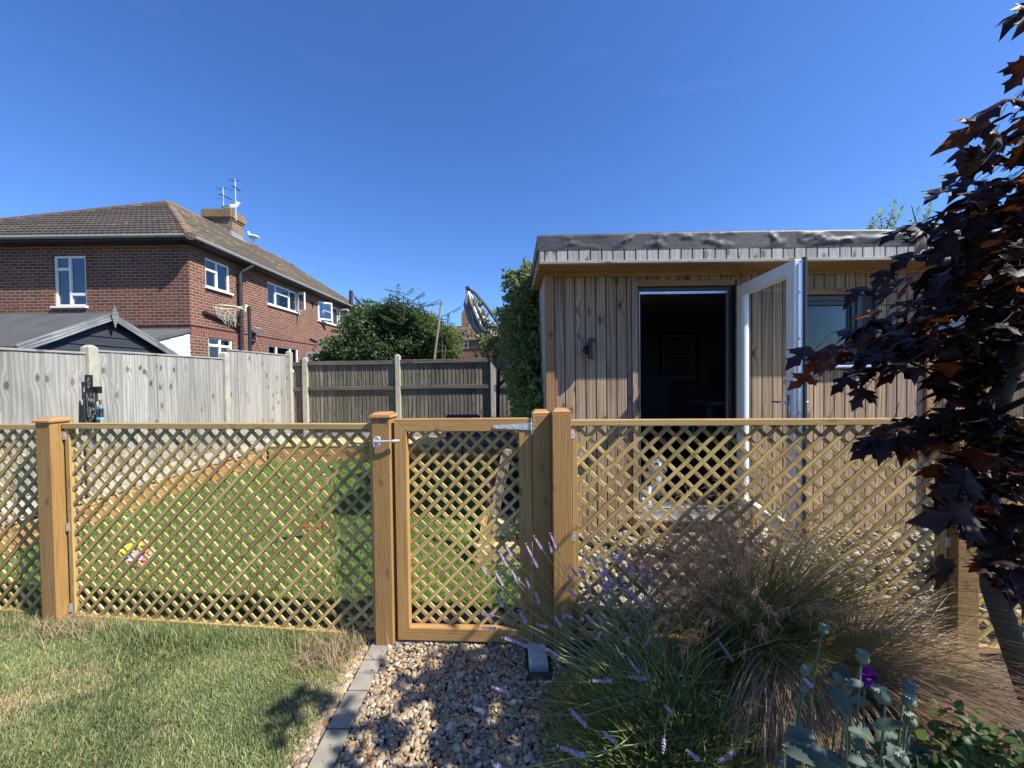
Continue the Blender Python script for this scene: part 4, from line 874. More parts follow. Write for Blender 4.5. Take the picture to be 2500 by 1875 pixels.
def hwin(Pf, Mx, u0, u1, v0, v1, cols, name='window', openings=(), inside='room'):
    """cols: list of (width fraction, [height fractions bottom->top])"""
    f = .055; mb = MB(); W = lambda u, d, v: Pf(u, d, v)
    def b(ua, ub, va, vb, d0=.03, d1=.085, m=mb): m.box(W((ua + ub) / 2, (d0 + d1) / 2, (va + vb) / 2), (ub - ua, d1 - d0, vb - va), Mx)
    b(u0, u1, v0, v0 + f); b(u0, u1, v1 - f, v1); b(u0, u0 + f, v0 + f, v1 - f); b(u1 - f, u1, v0 + f, v1 - f)
    u = u0; k = 0
    for fr, rows in cols:
        ue = u + (u1 - u0) * fr
        if k: b(u - f / 2, u + f / 2, v0 + f, v1 - f, .028, .083)
        v = v0
        for r_ in rows[:-1]: v += (v1 - v0) * r_; b(u + f * .5, ue - f * .5, v - .035, v + .035, .026, .081)
        u = ue; k += 1
    wf = mb.build(name, M['white'], house, bevel=.006)
    mb = MB(); mb.box(W((u0 + u1) / 2, .07, (v0 + v1) / 2), (u1 - u0 - .06, .006, v1 - v0 - .06), Mx); mb.build('pane', M['glass'], wf)
    mb = MB(); mb.box(W((u0 + u1) / 2, .35, (v0 + v1) / 2), (u1 - u0 + .2, .01, v1 - v0 + .2), Mx); mb.build('room_behind', M['room'], wf)
    if inside == 'curtain':
        mb = MB()
        n_ = int((u1 - u0) / .05)
        for i in range(n_): mb.box(W(u0 + (u1 - u0) * (i + .5) / n_, .16 + .012 * (i % 2), v0 + (v1 - v0) * .42), ((u1 - u0) / n_ + .004, .01, (v1 - v0) * .74), Mx)
        mb.build('net_curtain', M['curtain'], wf)
    mb = MB(); mb.box(W((u0 + u1) / 2, -.015, v0 - .025), (u1 - u0 + .08, .11, .05), Mx); mb.build('sill', M['white'], wf, bevel=.004)
    for (ua, ub, va, vb, ang, side) in openings:   # open casements swung out
        s = MB(); L = ub - ua; hinge = ua if side < 0 else ub; dirn = 1 if side < 0 else -1
        def q(t, v): return W(hinge + dirn * t * math.cos(ang), -t * math.sin(ang), v)
        for t0, t1, va_, vb_ in ((0, L, va, va + .06), (0, L, vb - .06, vb), (0, .06, va, vb), (L - .06, L, va, vb)):
            c = (q(t0, va_) + q(t1, vb_)) / 2; s.box(c, ((q(t1, 0) - q(t0, 0)).length, .045, vb_ - va_), Mx @ Matrix.Rotation(-ang * dirn, 3, 'Z'))
        s.build('casement', M['white'], wf, bevel=.004); g = MB(); g.face([q(.05, va + .05), q(L - .05, va + .05), q(L - .05, vb - .05), q(.05, vb - .05)]); g.build('casement_pane', M['glass'], wf)
    return (u0, u1, v0, v1)
WR = []
def addR(pl, pr, pt, pb, cols, **kw):
    u0, u1 = yR(pl), yR(pr); v1, v0 = zR(pl, pt), zR(pl, pb); WR.append((u0, u1, v0, v1)); return (u0, u1, v0, v1, cols, kw)
specs = [addR(508, 567.5, 630, 701, [(.48, [.62, .38]), (.52, [1])]),
         addR(658, 730, 688, 743, [(.27, [1]), (.46, [.64, .36]), (.27, [1])], inside='curtain'),
         addR(778, 830, 734.5, 782, [(.3, [1]), (.42, [.64, .36]), (.28, [1])], inside='curtain'),
         addR(862, 881, 768, 797, [(.5, [.6, .4]), (.5, [1])], inside='curtain'),
         addR(511, 570, 821, 905, [(.5, [.75, .25]), (.5, [.75, .25])]),
         addR(657, 730, 841, 905, [(.27, [1]), (.46, [.6, .4]), (.27, [1])]),
         addR(777, 830, 859, 900, [(.3, [1]), (.4, [.64, .36]), (.3, [1])], inside='curtain')]
mb = MB(); wall_grid(mb, PR, HY0, HY1, -.1, EZ, WR)
fu0, fu1 = at(131.5, 700, HY0).x, at(210.5, 700, HY0).x; fv1, fv0 = at(170, 624, HY0).z, at(170, 748, HY0).z
FW_ = (fu0, fu1, fv0, fv1); wall_grid(mb, PF, HXL, HX, -.1, EZ, [FW_])
mb.face([(HXL, HY0, -.1), (HXL, HY1, -.1), (HXL, HY1, EZ), (HXL, HY0, EZ)], [(0, 0), (11, 0), (11, 5), (0, 5)])
mb.face([(HXL, HY1, -.1), (HX, HY1, -.1), (HX, HY1, EZ), (RGX, HY1, RZ - .1), (HXL, HY1, EZ)], [(0, 0), (8, 0), (8, 5), (4, 8), (0, 5)])
mb.build('wall', M['brick'], house)
s0, s1 = 2.66, 2.885
mb = MB()
def band(ua, ub, Pf): mb.face([Pf(ua, -.004, s0), Pf(ub, -.004, s0), Pf(ub, -.004, s1), Pf(ua, -.004, s1)], [(ua, s0), (ub, s0), (ub, s1), (ua, s1)])
band(HY0 - .004, HY1, PR); band(HXL, HX + .004, PF); mb.build('soldier_course', M['soldier'], house)
mb = MB(); mb.box((HX + .005, (HY0 + HY1) / 2, s1 + .012), (.03, HY1 - HY0 + .02, .022), g=1); mb.box(((HX + HXL) / 2, HY0 - .005, s1 + .012), (HX - HXL + .02, .03, .022), g=0); mb.build('string_course', M['brownpipe'], house)
for i, (u0, u1, v0, v1, cols, kw) in enumerate(specs):
    ops = ()
    if i == 1: ops = ((u1 - (u1 - u0) * .27, u1 - .02, v0 + .03, v1 - .03, R(62), 1),)
    if i == 2: ops = ((u0 + .02, u0 + (u1 - u0) * .32, v0 + .03, v1 - .03, R(38), -1), (u1 - (u1 - u0) * .28, u1 - .02, v0 + .03, v1 - .03, R(78), 1))
    if i == 3: ops = ((u0 + .02, u0 + (u1 - u0) * .5, v0 + .03, v1 - .03, R(50), -1),)
    hwin(PR, MR, u0, u1, v0, v1, cols, openings=ops, **kw)
hwin(PF, MF, *FW_, [(.47, [.74, .26]), (.53, [.24, .76])])
# eaves
OV = .30; GZ = EZ + .02
mb = MB(); mb.box((HX + OV / 2 - .02, (HY0 + HY1) / 2 - .1, EZ - .012), (OV + .04, HY1 - HY0 + .35, .02)); mb.box(((HX + HXL) / 2, HY0 - OV / 2 + .02, EZ - .0125), (HX - HXL + .1, OV + .04, .019)); mb.build('soffit', M['brownpipe'], house)
mb = MB(); mb.box((HX + OV, (HY0 + HY1) / 2 - OV / 2, EZ + .05), (.025, HY1 - HY0 + OV, .14), g=1); mb.box(((HX + HXL) / 2 + .15, HY0 - OV, EZ + .05), (HX - HXL + OV, .025, .14), g=0); mb.build('fascia', M['brownpipe'], house)
mb = MB(); mb.tube([(HX + OV + .06, HY0 - OV - .06, EZ + .06), (HX + OV + .06, HY1 + .1, EZ + .06)], .046, 8); mb.tube([(HX + OV + .06, HY0 - OV - .062, EZ + .0605), (HXL, HY0 - OV - .062, EZ + .0605)], .0458, 8); mb.build('gutter', M['gutter'], house)
# tiled roof slopes built as waved courses
def slope(e0, e1, r0, r1, name, mat, rows, wave=.16):
    e0, e1, r0, r1 = map(Vector, (e0, e1, r0, r1)); ud = (e1 - e0).normalized(); up = ((r0 + r1) / 2 - (e0 + e1) / 2); up -= ud * up.dot(ud); H_ = up.length; up.normalize(); nn = ud.cross(up).normalized()
    if nn.z < 0: nn = -nn
    Vv = []; Ff = []; L = (e1 - e0).length
    for r_ in range(rows):
        t0, t1 = r_ / rows, (r_ + 1) / rows
        a0, b0, a1, b1 = [(e0.lerp(r0, t) - e0).dot(ud) for t in (t0,)][0], (e1.lerp(r1, t0) - e0).dot(ud), (e0.lerp(r0, t1) - e0).dot(ud), (e1.lerp(r1, t1) - e0).dot(ud)
        lo, hi = min(a0, a1), max(b0, b1); nx = max(2, int((hi - lo) / wave * 4)); xs = lo + np.arange(nx + 1) * (hi - lo) / nx
        ph = (r_ % 2) * wave * .5; base = len(Vv)
        for xv in xs:
            wv = .016 * max(0, math.sin((xv + ph) / wave * 2 * PI)) + .003 * mnoise.noise(Vector((xv * 3, r_, 2)))
            for (t, lift, A, B) in ((t0, -.004, a0, b0), (t0, .040, a0, b0), (t1, .010, a1, b1)):
                xc = min(max(xv, A), B); p = e0 + ud * xc + up * (H_ * t) + nn * (lift + wv); Vv.append(tuple(p))
        for i in range(nx):
            b = base + i * 3; Ff += [(b, b + 3, b + 4, b + 1), (b + 1, b + 4, b + 5, b + 2)]
    o = link(fast_mesh(Vv, Ff), name, M[mat], house); o['_'] = 1; del o['_']
    return o
oe = OV + .07; ez = EZ - .02 + .06
pitch_ = (RZ - ez) / (4 + oe)
E0 = (HXL - oe, HY0 - oe, ez); E1 = (HX + oe, HY0 - oe, ez); AP = (RGX, HY0 - oe + 4 + oe, RZ); E2 = (HX + oe, HY1 + .08, ez); AP2 = (RGX, HY1 + .08, RZ); E3 = (HXL - oe, HY1 + .08, ez)
slope(E0, E1, AP, AP, 'roof_hip', 'tile', 17); slope(E1, E2, AP, AP2, 'roof_side', 'tile_l', 17)
mb = MB(); mb.face([E0, AP, AP2, E3]); mb.build('roof_far_side', M['tile'], house)
def ridge(p, q, n):
    mb = MB(); p, q = Vector(p), Vector(q)
    for i in range(n):
        a, b = p.lerp(q, i / n), p.lerp(q, (i + .97) / n); o = Vector((0, 0, random.uniform(.0, .012))); mb.tube([a + o, b + o * 1.5], [.11, .10], 10, flat=.8)
    mb.build('ridge_tiles', M['ridge'], house)
ridge(E1, AP, 17); ridge(AP, AP2, 20)
mb = MB(); mb.bar(Vector(E0) + Vector((0, 0, .03)), Vector(AP) + Vector((0, 0, .03)), .16, .08); mb.build('hip_tiles', M['tile'], house)
# pipes
def py_(px): return yR(px)
mb = MB(); ys = py_(583.5); mb.tube([(HX + .10, ys, -.1), (HX + .10, ys, 4.62), (HX + .14, ys + .03, 4.72), (HX + OV + .04, ys + .22, 4.93)], .058, 10)
for z in (1.9, 2.95, 3.35, 4.3): mb.tube([(HX + .10, ys, z), (HX + .10, ys, z + .09)], .072, 10)
a = atX(502, 764, HX + .05); b = atX(572, 789, HX + .08); mb.tube([a, b, (HX + .10, ys, b.z - .08)], .052, 10); mb.tube([a, a + Vector((-.08, 0, 0))], .06, 10); mb.build('soil_pipe', M['brownpipe'], house)
mb = MB(); yd = py_(844); mb.tube([(HX + .07, yd, -.1), (HX + .07, yd, 4.45), (HX + OV, yd + .45, 4.85)], .042, 8); mb.build('downpipe', M['brownpipe'], house)
mb = MB(); fl = atX(857, 760, HX + OV + .03); mb.tube([fl, fl + Vector((0, .05, 1.0))], .09, 10); mb.build('flue', M['brownpipe'], house)
mb = MB(); v_ = atX(762, 740, HX); mb.tube([v_, v_ + Vector((.12, 0, 0))], .06, 8); mb.build('vent_pipe', M['brownpipe'], house)
mb = MB(); a = atX(757, 827, HX + .03); b = atX(792, 842, HX + .03); mb.tube([a, b], .03, 6); mb.build('waste_pipe', M['brownpipe'], house)
# chimney
ch0 = MB(); CX0, CX1, CY0, CY1, CZ = -12.72, -11.66, 16.1, 16.85, 8.60
ch0.box(((CX0 + CX1) / 2, (CY0 + CY1) / 2, 7.6), (CX1 - CX0, CY1 - CY0, 1.6)); 
cho = MB()
def wallbox(m, x0, x1, y0, y1, z0, z1):
    m.face([(x0, y0, z0), (x1, y0, z0), (x1, y0, z1), (x0, y0, z1)], [(x0, z0), (x1, z0), (x1, z1), (x0, z1)]); m.face([(x1, y0, z0), (x1, y1, z0), (x1, y1, z1), (x1, y0, z1)], [(y0 + .03, z0), (y1 + .03, z0), (y1 + .03, z1), (y0 + .03, z1)])
    m.face([(x1, y1, z0), (x0, y1, z0), (x0, y1, z1), (x1, y1, z1)], [(x1, z0), (x0, z0), (x0, z1), (x1, z1)]); m.face([(x0, y1, z0), (x0, y0, z0), (x0, y0, z1), (x0, y1, z1)], [(y1, z0), (y0, z0), (y0, z1), (y1, z1)])
    m.face([(x0, y0, z1), (x1, y0, z1), (x1, y1, z1), (x0, y1, z1)], [(x0, y0), (x1, y0), (x1, y1), (x0, y1)]); m.face([(x0, y0, z0), (x0, y1, z0), (x1, y1, z0), (x1, y0, z0)], [(0, 0)] * 4)
wallbox(cho, CX0, CX1, CY0, CY1, 6.6, 8.22); cs = cho.build('chimney', M['chimney'], house)
c2 = MB(); wallbox(c2, CX0 - .04, CX1 + .04, CY0 - .04, CY1 + .04, 8.20, 8.29); wallbox(c2, CX0 - .09, CX1 + .09, CY0 - .09, CY1 + .09, 8.285, 8.60); c2.build('chimney_cap', M['chimcap'], cs)
c3 = MB()
for i in range(5): c3.box((CX1 + .012, CY0 + .07 + i * .15, 7.62 - i * .0), (.02, .15, .22)); 
for i in range(6): c3.box((CX1 - .1 - i * .17, CY0 - .012, 7.60 + .02 + i * .10), (.17, .02, .22))
c3.box((CX1 + .13, (CY0 + CY1) / 2, 7.50), (.3, CY1 - CY0 + .3, .03), Matrix.Rotation(R(36), 3, 'Y')); c3.build('lead_flashing', M['lead'], cs)
# lean-to with white cladding at the corner
lt = thing('lean_to', 'small white boarded lean to with a grey slate roof at the house corner', 'lean-to', (HX - 1.3, 9.1, 0))
mb = MB(); ztop = lambda y: 2.33 + (y - 8.55) * (2.68 - 2.33) / (9.68 - 8.55)
z = .4
while z < 2.7:
    y_at = lambda q: min(9.68, 8.62 + max(0, (q - ztop(8.62)) / .31)); zt_ = min(z + .126, 2.68)
    if y_at(z) < 9.66: mb.prism([(HX + .0, y_at(z), z), (HX + .0, 9.68, z), (HX - .012, 9.68, zt_), (HX - .012, y_at(zt_), zt_)], (-.03, 0, 0))
    z += .13
mb.box((HX - .08, 9.15, 1.3), (.05, 1.0, 2.2)); mb.box((HX - 1.6, 8.66, 1.15), (3.1, .06, 2.3)); mb.build('white_cladding', M['upvc_sun'], lt)
mb = MB(); mb.prism([(HX + .03, 8.50, 2.33), (HX + .03, 9.69, 2.72), (HX + .03, 9.69, 2.80), (HX + .03, 8.50, 2.41)], (-3.2, 0, 0)); mb.build('slate_roof', M['slate'], lt)

# aerials, dishes, gulls, light, hoop
def aerial(px, pt, pb, Y, ang, label, n=9, arm=.9):
    b, t_ = at(px, pb, Y), at(px, pt, Y); a = thing('tv_aerial', label, 'aerial', b, 'television aerials on the chimney'); t_.x = b.x + .0; t_.y = b.y
    mb = MB(); mb.tube([b, t_], .022, 6); mb.build('mast', M['steel'], a)
    d = Vector((math.cos(ang), math.sin(ang), .06)); s_ = Vector((-math.sin(ang), math.cos(ang), 0)); mb = MB(); c = t_ - Vector((0, 0, .35)); mb.tube([c - d * .2, c + d * arm * .45], .012, 5)
    for i in range(n): p = c - d * .15 + d * arm * .6 * i / n; l = .085 - .004 * i; mb.tube([p - s_ * l, p + s_ * l], .007, 4)
    for k_ in (-.18, .18): mb.tube([c - d * .2 + Vector((0, 0, k_)) - s_ * .12, c - d * .2 + Vector((0, 0, k_)) + s_ * .12], .008, 4)
    c = t_ - Vector((0, 0, .03)); mb.tube([c - s_ * .12 + Vector((0, 0, .01)), c + s_ * .12 - Vector((0, 0, .01))], .008, 4); xx = Vector((1, 0, 0)); mb.tube([c - xx * .32 + Vector((0, 0, .05)), c + xx * .32 - Vector((0, 0, .05))], .006, 4)
    mb.build('aerial_head', M['blackmat'], a)
aerial(546, 458, 512, 16.3, R(80), 'shorter television aerial on the left of the chimney'); aerial(576.5, 438, 538, 16.05, R(95), 'taller television aerial strapped to the chimney corner', 7, .8)
def gull(p, face, label, sitting=False, s=1.0):
    g_ = thing('seagull', label, 'seagull', p, 'gulls on the roof'); p = Vector(p); f = Vector((math.cos(face), math.sin(face), 0)); h = .0 if sitting else .13 * s; up_ = Vector((0, 0, 1))
    bp = p + up_ * (h + .10 * s); mb = MB()
    pts = [bp - f * .26 * s - up_ * .05 * s, bp - f * .16 * s - up_ * .01 * s, bp, bp + f * .12 * s + up_ * .05 * s, bp + f * .17 * s + up_ * .13 * s, bp + f * .20 * s + up_ * .18 * s, bp + f * .245 * s + up_ * .18 * s]
    mb.tube(pts, [.02 * s, .065 * s, .095 * s, .075 * s, .05 * s, .052 * s, .018 * s], 12); b_ = mb.build('body', M['gull'], g_, smooth=True)
    mb = MB(); sd = Vector((-f.y, f.x, 0))
    for k_ in (1, -1): mb.tube([bp + sd * .062 * s * k_ + f * .08 * s + up_ * .03 * s, bp + sd * .075 * s * k_ - f * .08 * s + up_ * .02 * s, bp + sd * .03 * s * k_ - f * .32 * s - up_ * .05 * s], [.03 * s, .05 * s, .01 * s], 8, flat=.5)
    mb.build('wings', M['gullgrey'], g_, smooth=True)
    mb = MB(); mb.tube([bp + f * .24 * s + up_ * .18 * s, bp + f * .30 * s + up_ * .165 * s], [.016 * s, .004 * s], 6); mb.build('beak', M['beak'], g_)
    if not sitting:
        for k_ in (1, -1): mb = MB(); mb.tube([bp + sd * .03 * s * k_ - up_ * .07 * s, p + sd * .03 * s * k_], .008 * s, 5); mb.build('leg', M['beak'], g_)
gull(at(566, 513, 16.4), R(20), 'white gull sitting on top of the chimney', True, 1.2); gull(Vector((RGX, 18.15, RZ + .12)), R(170), 'white gull standing on the mossy roof ridge', False, 1.25)
def dish(px, py, r_, label):
    c = atX(px, py, HX + .38); d_ = thing('satellite_dish', label, 'satellite dish', c, 'satellite dishes on the house wall'); ax_ = Vector((.75, -.6, .35)).normalized(); mb = MB()
    mb.lathe(c, [(.02, -.04), (r_ * .6, -.02), (r_, .03), (r_ * 1.0, .04), (r_ * .6, -.005), (.02, -.025)], 20, axis=ax_); mb.build('dish', M['dish'], d_, smooth=True)
    mb = MB(); mb.tube([c, (HX + .2, c.y, c.z - .02), (HX + .02, c.y, c.z - .03)], .02, 6); mb.tube([c - Vector((0, 0, r_ * .9)), c + ax_ * .35 - Vector((0, 0, .1))], .012, 5); mb.box(c + ax_ * .36 - Vector((0, 0, .08)), (.07, .05, .09)); mb.build('bracket', M['gutter'], d_)
dish(786, 846, .24, 'upper dark satellite dish beside the shrub'); dish(760, 872, .27, 'lower satellite dish just showing over the grey fence')
fl_ = thing('floodlight', 'small floodlight on the house wall above the fence', 'floodlight', atX(627, 806, HX)); c = atX(627, 806, HX + .2)
mb = MB(); mb.box(c, (.10, .24, .16), Matrix.Rotation(R(25), 3, 'Y')); mb.build('lamp_head', M['gutter'], fl_, bevel=.01)
mb = MB(); mb.tube([c, atX(621, 812, HX)], .03, 6); mb.box(atX(620, 812, HX + .03), (.05, .14, .16)); mb.build('bracket', M['blackmat'], fl_)
mb = MB(); mb.tube([atX(623, 818, HX + .02), atX(630, 840, HX + .02), atX(637, 858, HX + .02), atX(643, 880, HX + .02)], .012, 5); mb.build('cable', M['pinkcord'], fl_)
se = thing('motion_sensor', 'black motion sensor below the floodlight', 'sensor', atX(618, 834, HX)); mb = MB(); mb.sphere(atX(617, 833, HX + .12), .07, 10, 6); mb.tube([atX(617, 833, HX + .12), atX(622, 834, HX)], .03, 6); mb.build('sensor_body', M['blackmat'], se)
hp = thing('netball_hoop', 'netball hoop with a torn cream net on a black post', 'netball hoop', at(609, 930, 7.5) * Vector((1, 1, 0)) if False else (at(609, 800, 7.5).x, 7.5, 0))
pxh = at(609, 800, 7.5).x; ht = at(609, 749, 7.5).z; mb = MB(); mb.tube([(pxh, 7.5, 0), (pxh, 7.5, ht)], .030, 10); mb.build('post', M['blackmat'], hp)
rc = Vector((at(561, 752, 7.5).x, 7.42, at(561, 752, 7.5).z)); rr = .225; mb = MB(); mb.tube([rc + Vector((rr * math.cos(t), rr * math.sin(t), -.0)) for t in np.linspace(0, 2 * PI, 37)], .012, 8, cap=False)
mb.tube([rc + Vector((rr, .06, 0)), (pxh - .05, 7.5, rc.z - .03)], .009, 6); mb.tube([rc + Vector((rr, -.05, 0)), (pxh - .05, 7.48, rc.z - .05)], .009, 6); mb.tube([rc + Vector((rr - .02, 0, 0)), (pxh - .05, 7.5, rc.z + .03)], .009, 6); mb.box((pxh - .045, 7.49, rc.z - .01), (.02, .07, .14)); mb.build('ring', M['cream'], hp)
mb = MB()
for k_ in range(12):
    a0 = 2 * PI * k_ / 12
    for sg in (1, -1):
        pts = []
        for j in range(7):
            t = j / 6; a = a0 + sg * t * PI / 6 * 2; r_ = rr * (1 - .72 * t ** .8) * (1 + .1 * math.sin(k_ * 3 + j)); pts.append(rc + Vector((r_ * math.cos(a) + .07 * t * t, r_ * math.sin(a), -.36 * t - .03 * math.sin(k_ * 5 + j))))
        mb.tube(pts[:7 - (k_ % 3)], .0045, 4)
mb.build('net', M['net'], hp)

# neighbour's dark shed
ns = thing('dark_shed', 'dark painted garden shed gable with a worn pale barge board behind the fence', 'shed', (-7.5, 6.5, 0))
AX, AY, AZ, EA, EB, EZ2 = -6.85, 6.5, 2.60, 5.30, 7.70, 2.0
mb = MB(); z = .3
while z < AZ - .02:
    zt_ = z + .155
    def half(zz): return 1.2 * (AZ - max(zz, EZ2)) / (AZ - EZ2) if zz > EZ2 else 1.12
    h1, h2 = min(1.12, half(z)), min(1.12, half(min(zt_, AZ)))
    mb.prism([(AX + .022, AY - h1, z), (AX + .022, AY + h1, z), (AX + .004, AY + h2, min(zt_, AZ)), (AX + .004, AY - h2, min(zt_, AZ))], (-.02, 0, 0)); z += .15
mb.build('gable_cladding', M['darkclad'], ns)
mb = MB(); mb.box((AX - 1.3, EA + .12, 1.1), (2.56, .04, 1.8), g=0); mb.box((AX - 1.3, EB - .12, 1.1), (2.56, .04, 1.8), g=0); mb.build('side_wall', M['darkclad'], ns)
mb = MB(); mb.prism([(AX + .10, EA - .02, EZ2 - .03), (AX + .10, AY, AZ + .03), (AX + .10, EB + .02, EZ2 - .03), (AX + .10, EB + .02, EZ2), (AX + .10, AY, AZ + .06), (AX + .10, EA - .02, EZ2)], (-2.9, 0, 0)); mb.build('felt_roof', M['felt'], ns)
for s_, e_ in ((-1, EA), (1, EB)):
    mb = MB(); d = Vector((0, e_ + s_ * .04 - AY, EZ2 - AZ - .03)); p0 = Vector((AX + .115, AY, AZ + .0)); mb.bar(p0 + d * .0, p0 + d * 1.02, .022, .12, (0, 0, 1)); mb.build('barge_board', M['barge'], ns, bevel=.004)
mb = MB(); mb.prism([(AX + .135, AY, AZ + .17), (AX + .135, AY + .06, AZ + .02), (AX + .135, AY, AZ - .2), (AX + .135, AY - .06, AZ + .02)], (.02, 0, 0)); mb.build('finial', M['barge'], ns)

# far house
FY = 34; fz = lambda py: at(1150, py, FY).z; fxx = lambda px: at(px, 850, FY).x
fh = thing('far_house', 'distant brick house with a brown roof beyond the shrubs', 'house', (fxx(1200), FY, 0))
mb = MB(); wallbox(mb, fxx(960), fxx(1500), FY, FY + 7, -.2, fz(829)); mb.build('wall', M['farbrick'], fh)
E = fz(829); Rz = fz(783); Vs = []; Fs = []
xa, xb = fxx(940), fxx(1510); rows = 22
for i in range(rows):
    t0, t1 = i / rows, (i + 1) / rows; b = len(Vs)
    for (t, l) in ((t0, 0), (t0, .05), (t1, .01)):
        for x in np.linspace(xa, xb, 60): Vs.append((x, FY - .35 + t * 3.9, E - .05 + t * (Rz - E) + l))
    for j in range(2):
        for k_ in range(59): q = b + j * 60 + k_; Fs.append((q, q + 1, q + 61, q + 60))
link(fast_mesh(Vs, Fs), 'roof', M['fartile'], fh)
mb = MB(); mb.face([(xa, FY + 3.55, Rz), (xb, FY + 3.55, Rz), (xb, FY + 7.3, E), (xa, FY + 7.3, E)]); mb.build('roof_back', M['fartile'], fh)
for px, pt in ((1137, 765), (952, 767), (1050, 766)):
    mb = MB(); c = at(px, pt, FY + 3.5); wallbox(mb, c.x - .38, c.x + .38, FY + 3.2, FY + 3.9, Rz - .4, c.z); co = mb.build('chimney', M['chimney'], fh); mb = MB()
    for dx in (-.17, .17): mb.lathe((c.x + dx, FY + 3.5, c.z - .01), [(.11, 0), (.09, .3)], 8)
    mb.build('chimney_pot', M['ridge'], co)
wx0, wx1, wz0, wz1 = fxx(1114), fxx(1143), fz(850), fz(831)
mb = MB(); f = .12
for u in (0, .33, .66, 1): mb.box((wx0 + (wx1 - wx0) * u, FY - .03, (wz0 + wz1) / 2), (.09, .08, wz1 - wz0))
for z in (wz0, wz1): mb.box(((wx0 + wx1) / 2, FY - .035, z), (wx1 - wx0 + .1, .08, .09))
wfo = mb.build('window', M['white'], fh); mb = MB(); mb.box(((wx0 + wx1) / 2, FY - .005, (wz0 + wz1) / 2), (wx1 - wx0, .02, wz1 - wz0)); mb.build('pane', M['room'], wfo)

# right side: neighbour building and brown fence
nb = thing('white_gabled_outbuilding', 'pale outbuilding with a white rising gable board right of the office', 'outbuilding', (7.5, 6.0, 0))
g0_, g1_ = at(2276, 766, 5.6), at(2520, 664, 5.6); sl_ = (g1_.z - g0_.z) / (g1_.x - g0_.x); xr = 11
mb = MB(); mb.prism([(g0_.x - .0, 5.8, -.1), (xr, 5.8, -.1), (xr, 5.8, g0_.z + sl_ * (xr - g0_.x) - .12), (g0_.x, 5.8, g0_.z - .12)], (0, 4, 0)); mb.build('wall', M['render'], nb)
mb = MB(); mb.prism([(g0_.x - .3, 5.56, g0_.z - sl_ * .3), (xr, 5.56, g0_.z + sl_ * (xr - g0_.x)), (xr, 5.56, g0_.z + sl_ * (xr - g0_.x) - .2), (g0_.x - .3, 5.56, g0_.z - sl_ * .3 - .2)], (0, .03, 0)); mb.build('barge_board', M['white'], nb)
mb = MB(); mb.prism([(g0_.x - .34, 5.50, g0_.z - sl_ * .34 + .01), (xr, 5.50, g0_.z + sl_ * (xr - g0_.x) + .01), (xr, 5.50, g0_.z + sl_ * (xr - g0_.x) + .10), (g0_.x - .34, 5.50, g0_.z - sl_ * .34 + .10)], (0, 4.4, 0)); mb.build('roof', M['felt'], nb)
bf = thing('brown_board_fence', 'brown vertical board fence in shade between the office and the maple', 'fence', (5.0, 4.2, 0))
mb = MB(); x = 4.06
while x < 8.2: mb.box((x, 4.2 + random.uniform(0, .004), .83), (.115, .02, 1.70)); x += .12
mb.build('boards', M['brownfence'], bf, bevel=.002)
mb = MB(); mb.box((at(2418, 900, 4.1).x, 4.13, .84), (.10, .08, 1.74)); mb.build('post', M['sleeper'], bf)
mb = MB(); mb.box((6.1, 4.19, 1.70), (4.2, .06, .035), g=0); mb.build('capping', M['deck'], bf)
# ------------------------------------------------------------------ hose, toys, parasol, dog
hr = thing('hose_set', 'black expanding hose on a hanger with a teal spray gun, hung on the concrete post', 'hose', (FX + .08, 4.2, 1.2))
hx = FX + .07
def hp_(px, py, d=0): return atX(px, py, FX + .075 + d)
mb = MB(); P4_ = [hp_(206, 915), hp_(225, 915.5), hp_(226.5, 958), hp_(207, 958)]
def ringplate(mb, outer, hole, d):
    n = 24; o = []; c = sum((Vector(p) for p in outer), Vector()) / 4
    def on_poly(t):
        s_ = t * 4; i = int(s_) % 4; return Vector(outer[i]).lerp(Vector(outer[(i + 1) % 4]), s_ - int(s_))
    h = [Vector(hole[int(i * len(hole) / n) % len(hole)]) for i in range(n)]; oo = [on_poly(i / n) for i in range(n)]
    for i in range(n):
        j = (i + 1) % n; mb.face([oo[i], oo[j], h[j], h[i]]); mb.face([oo[i] + d, h[i] + d, h[j] + d, oo[j] + d]); mb.face([oo[i], oo[i] + d, oo[j] + d, oo[j]]); mb.face([h[i], h[j], h[j] + d, h[i] + d])
hole = []
for i in range(24):
    t = i / 24 * 2 * PI + R(225); r_ = 1.0; cx, cy = 215.7, 934.5; a, b_ = 4.6, 13.5; bulge = 1 + .35 * math.exp(-(math.sin(t) / .28) ** 2)
    hole.append(hp_(cx + a * math.cos(t) * bulge, cy + b_ * math.sin(t)))
ringplate(mb, P4_, hole, Vector((.006, 0, 0))); mb.box(hp_(238, 952, .03), (.05, .05, .075)); mb.build('hanger', M['black'], hr)
mb = MB(); rng = random.Random(3)
for k_ in range(9):
    w0 = 208 + k_ * 2.2; pts = []
    for j in range(15):
        t = j / 14; a = t * PI; sx = w0 + (20 - k_ * 1.5) * (t + .25 * math.sin(a)) * (1 if k_ % 2 else .85); sy = 958 + 72 * math.sin(a) * (1 - k_ * .055) + rng.uniform(-1, 1); pts.append(hp_(sx - 3 + 6 * math.sin(a) * (k_ % 3 - 1), sy, .02 + .045 * math.sin(a) + .012 * (k_ % 4)))
    mb.tube(pts, .0085, 7)
for k_ in range(5):
    pts = [hp_(209 + k_ * 4, 960, .05), hp_(215 + k_ * 3, 985, .075 + .01 * k_), hp_(222 + k_ * 2, 1010, .07), hp_(226 + 2 * k_, 1032, .05)]; mb.tube(pts, .0085, 7)
mb.tube([hp_(228, 1030, .04), hp_(233, 1060, .03), hp_(232, 1100, .03), hp_(231, 1120, .03)], .009, 7)
mb.build('hose', wov if False else M['black'], hr, smooth=True)
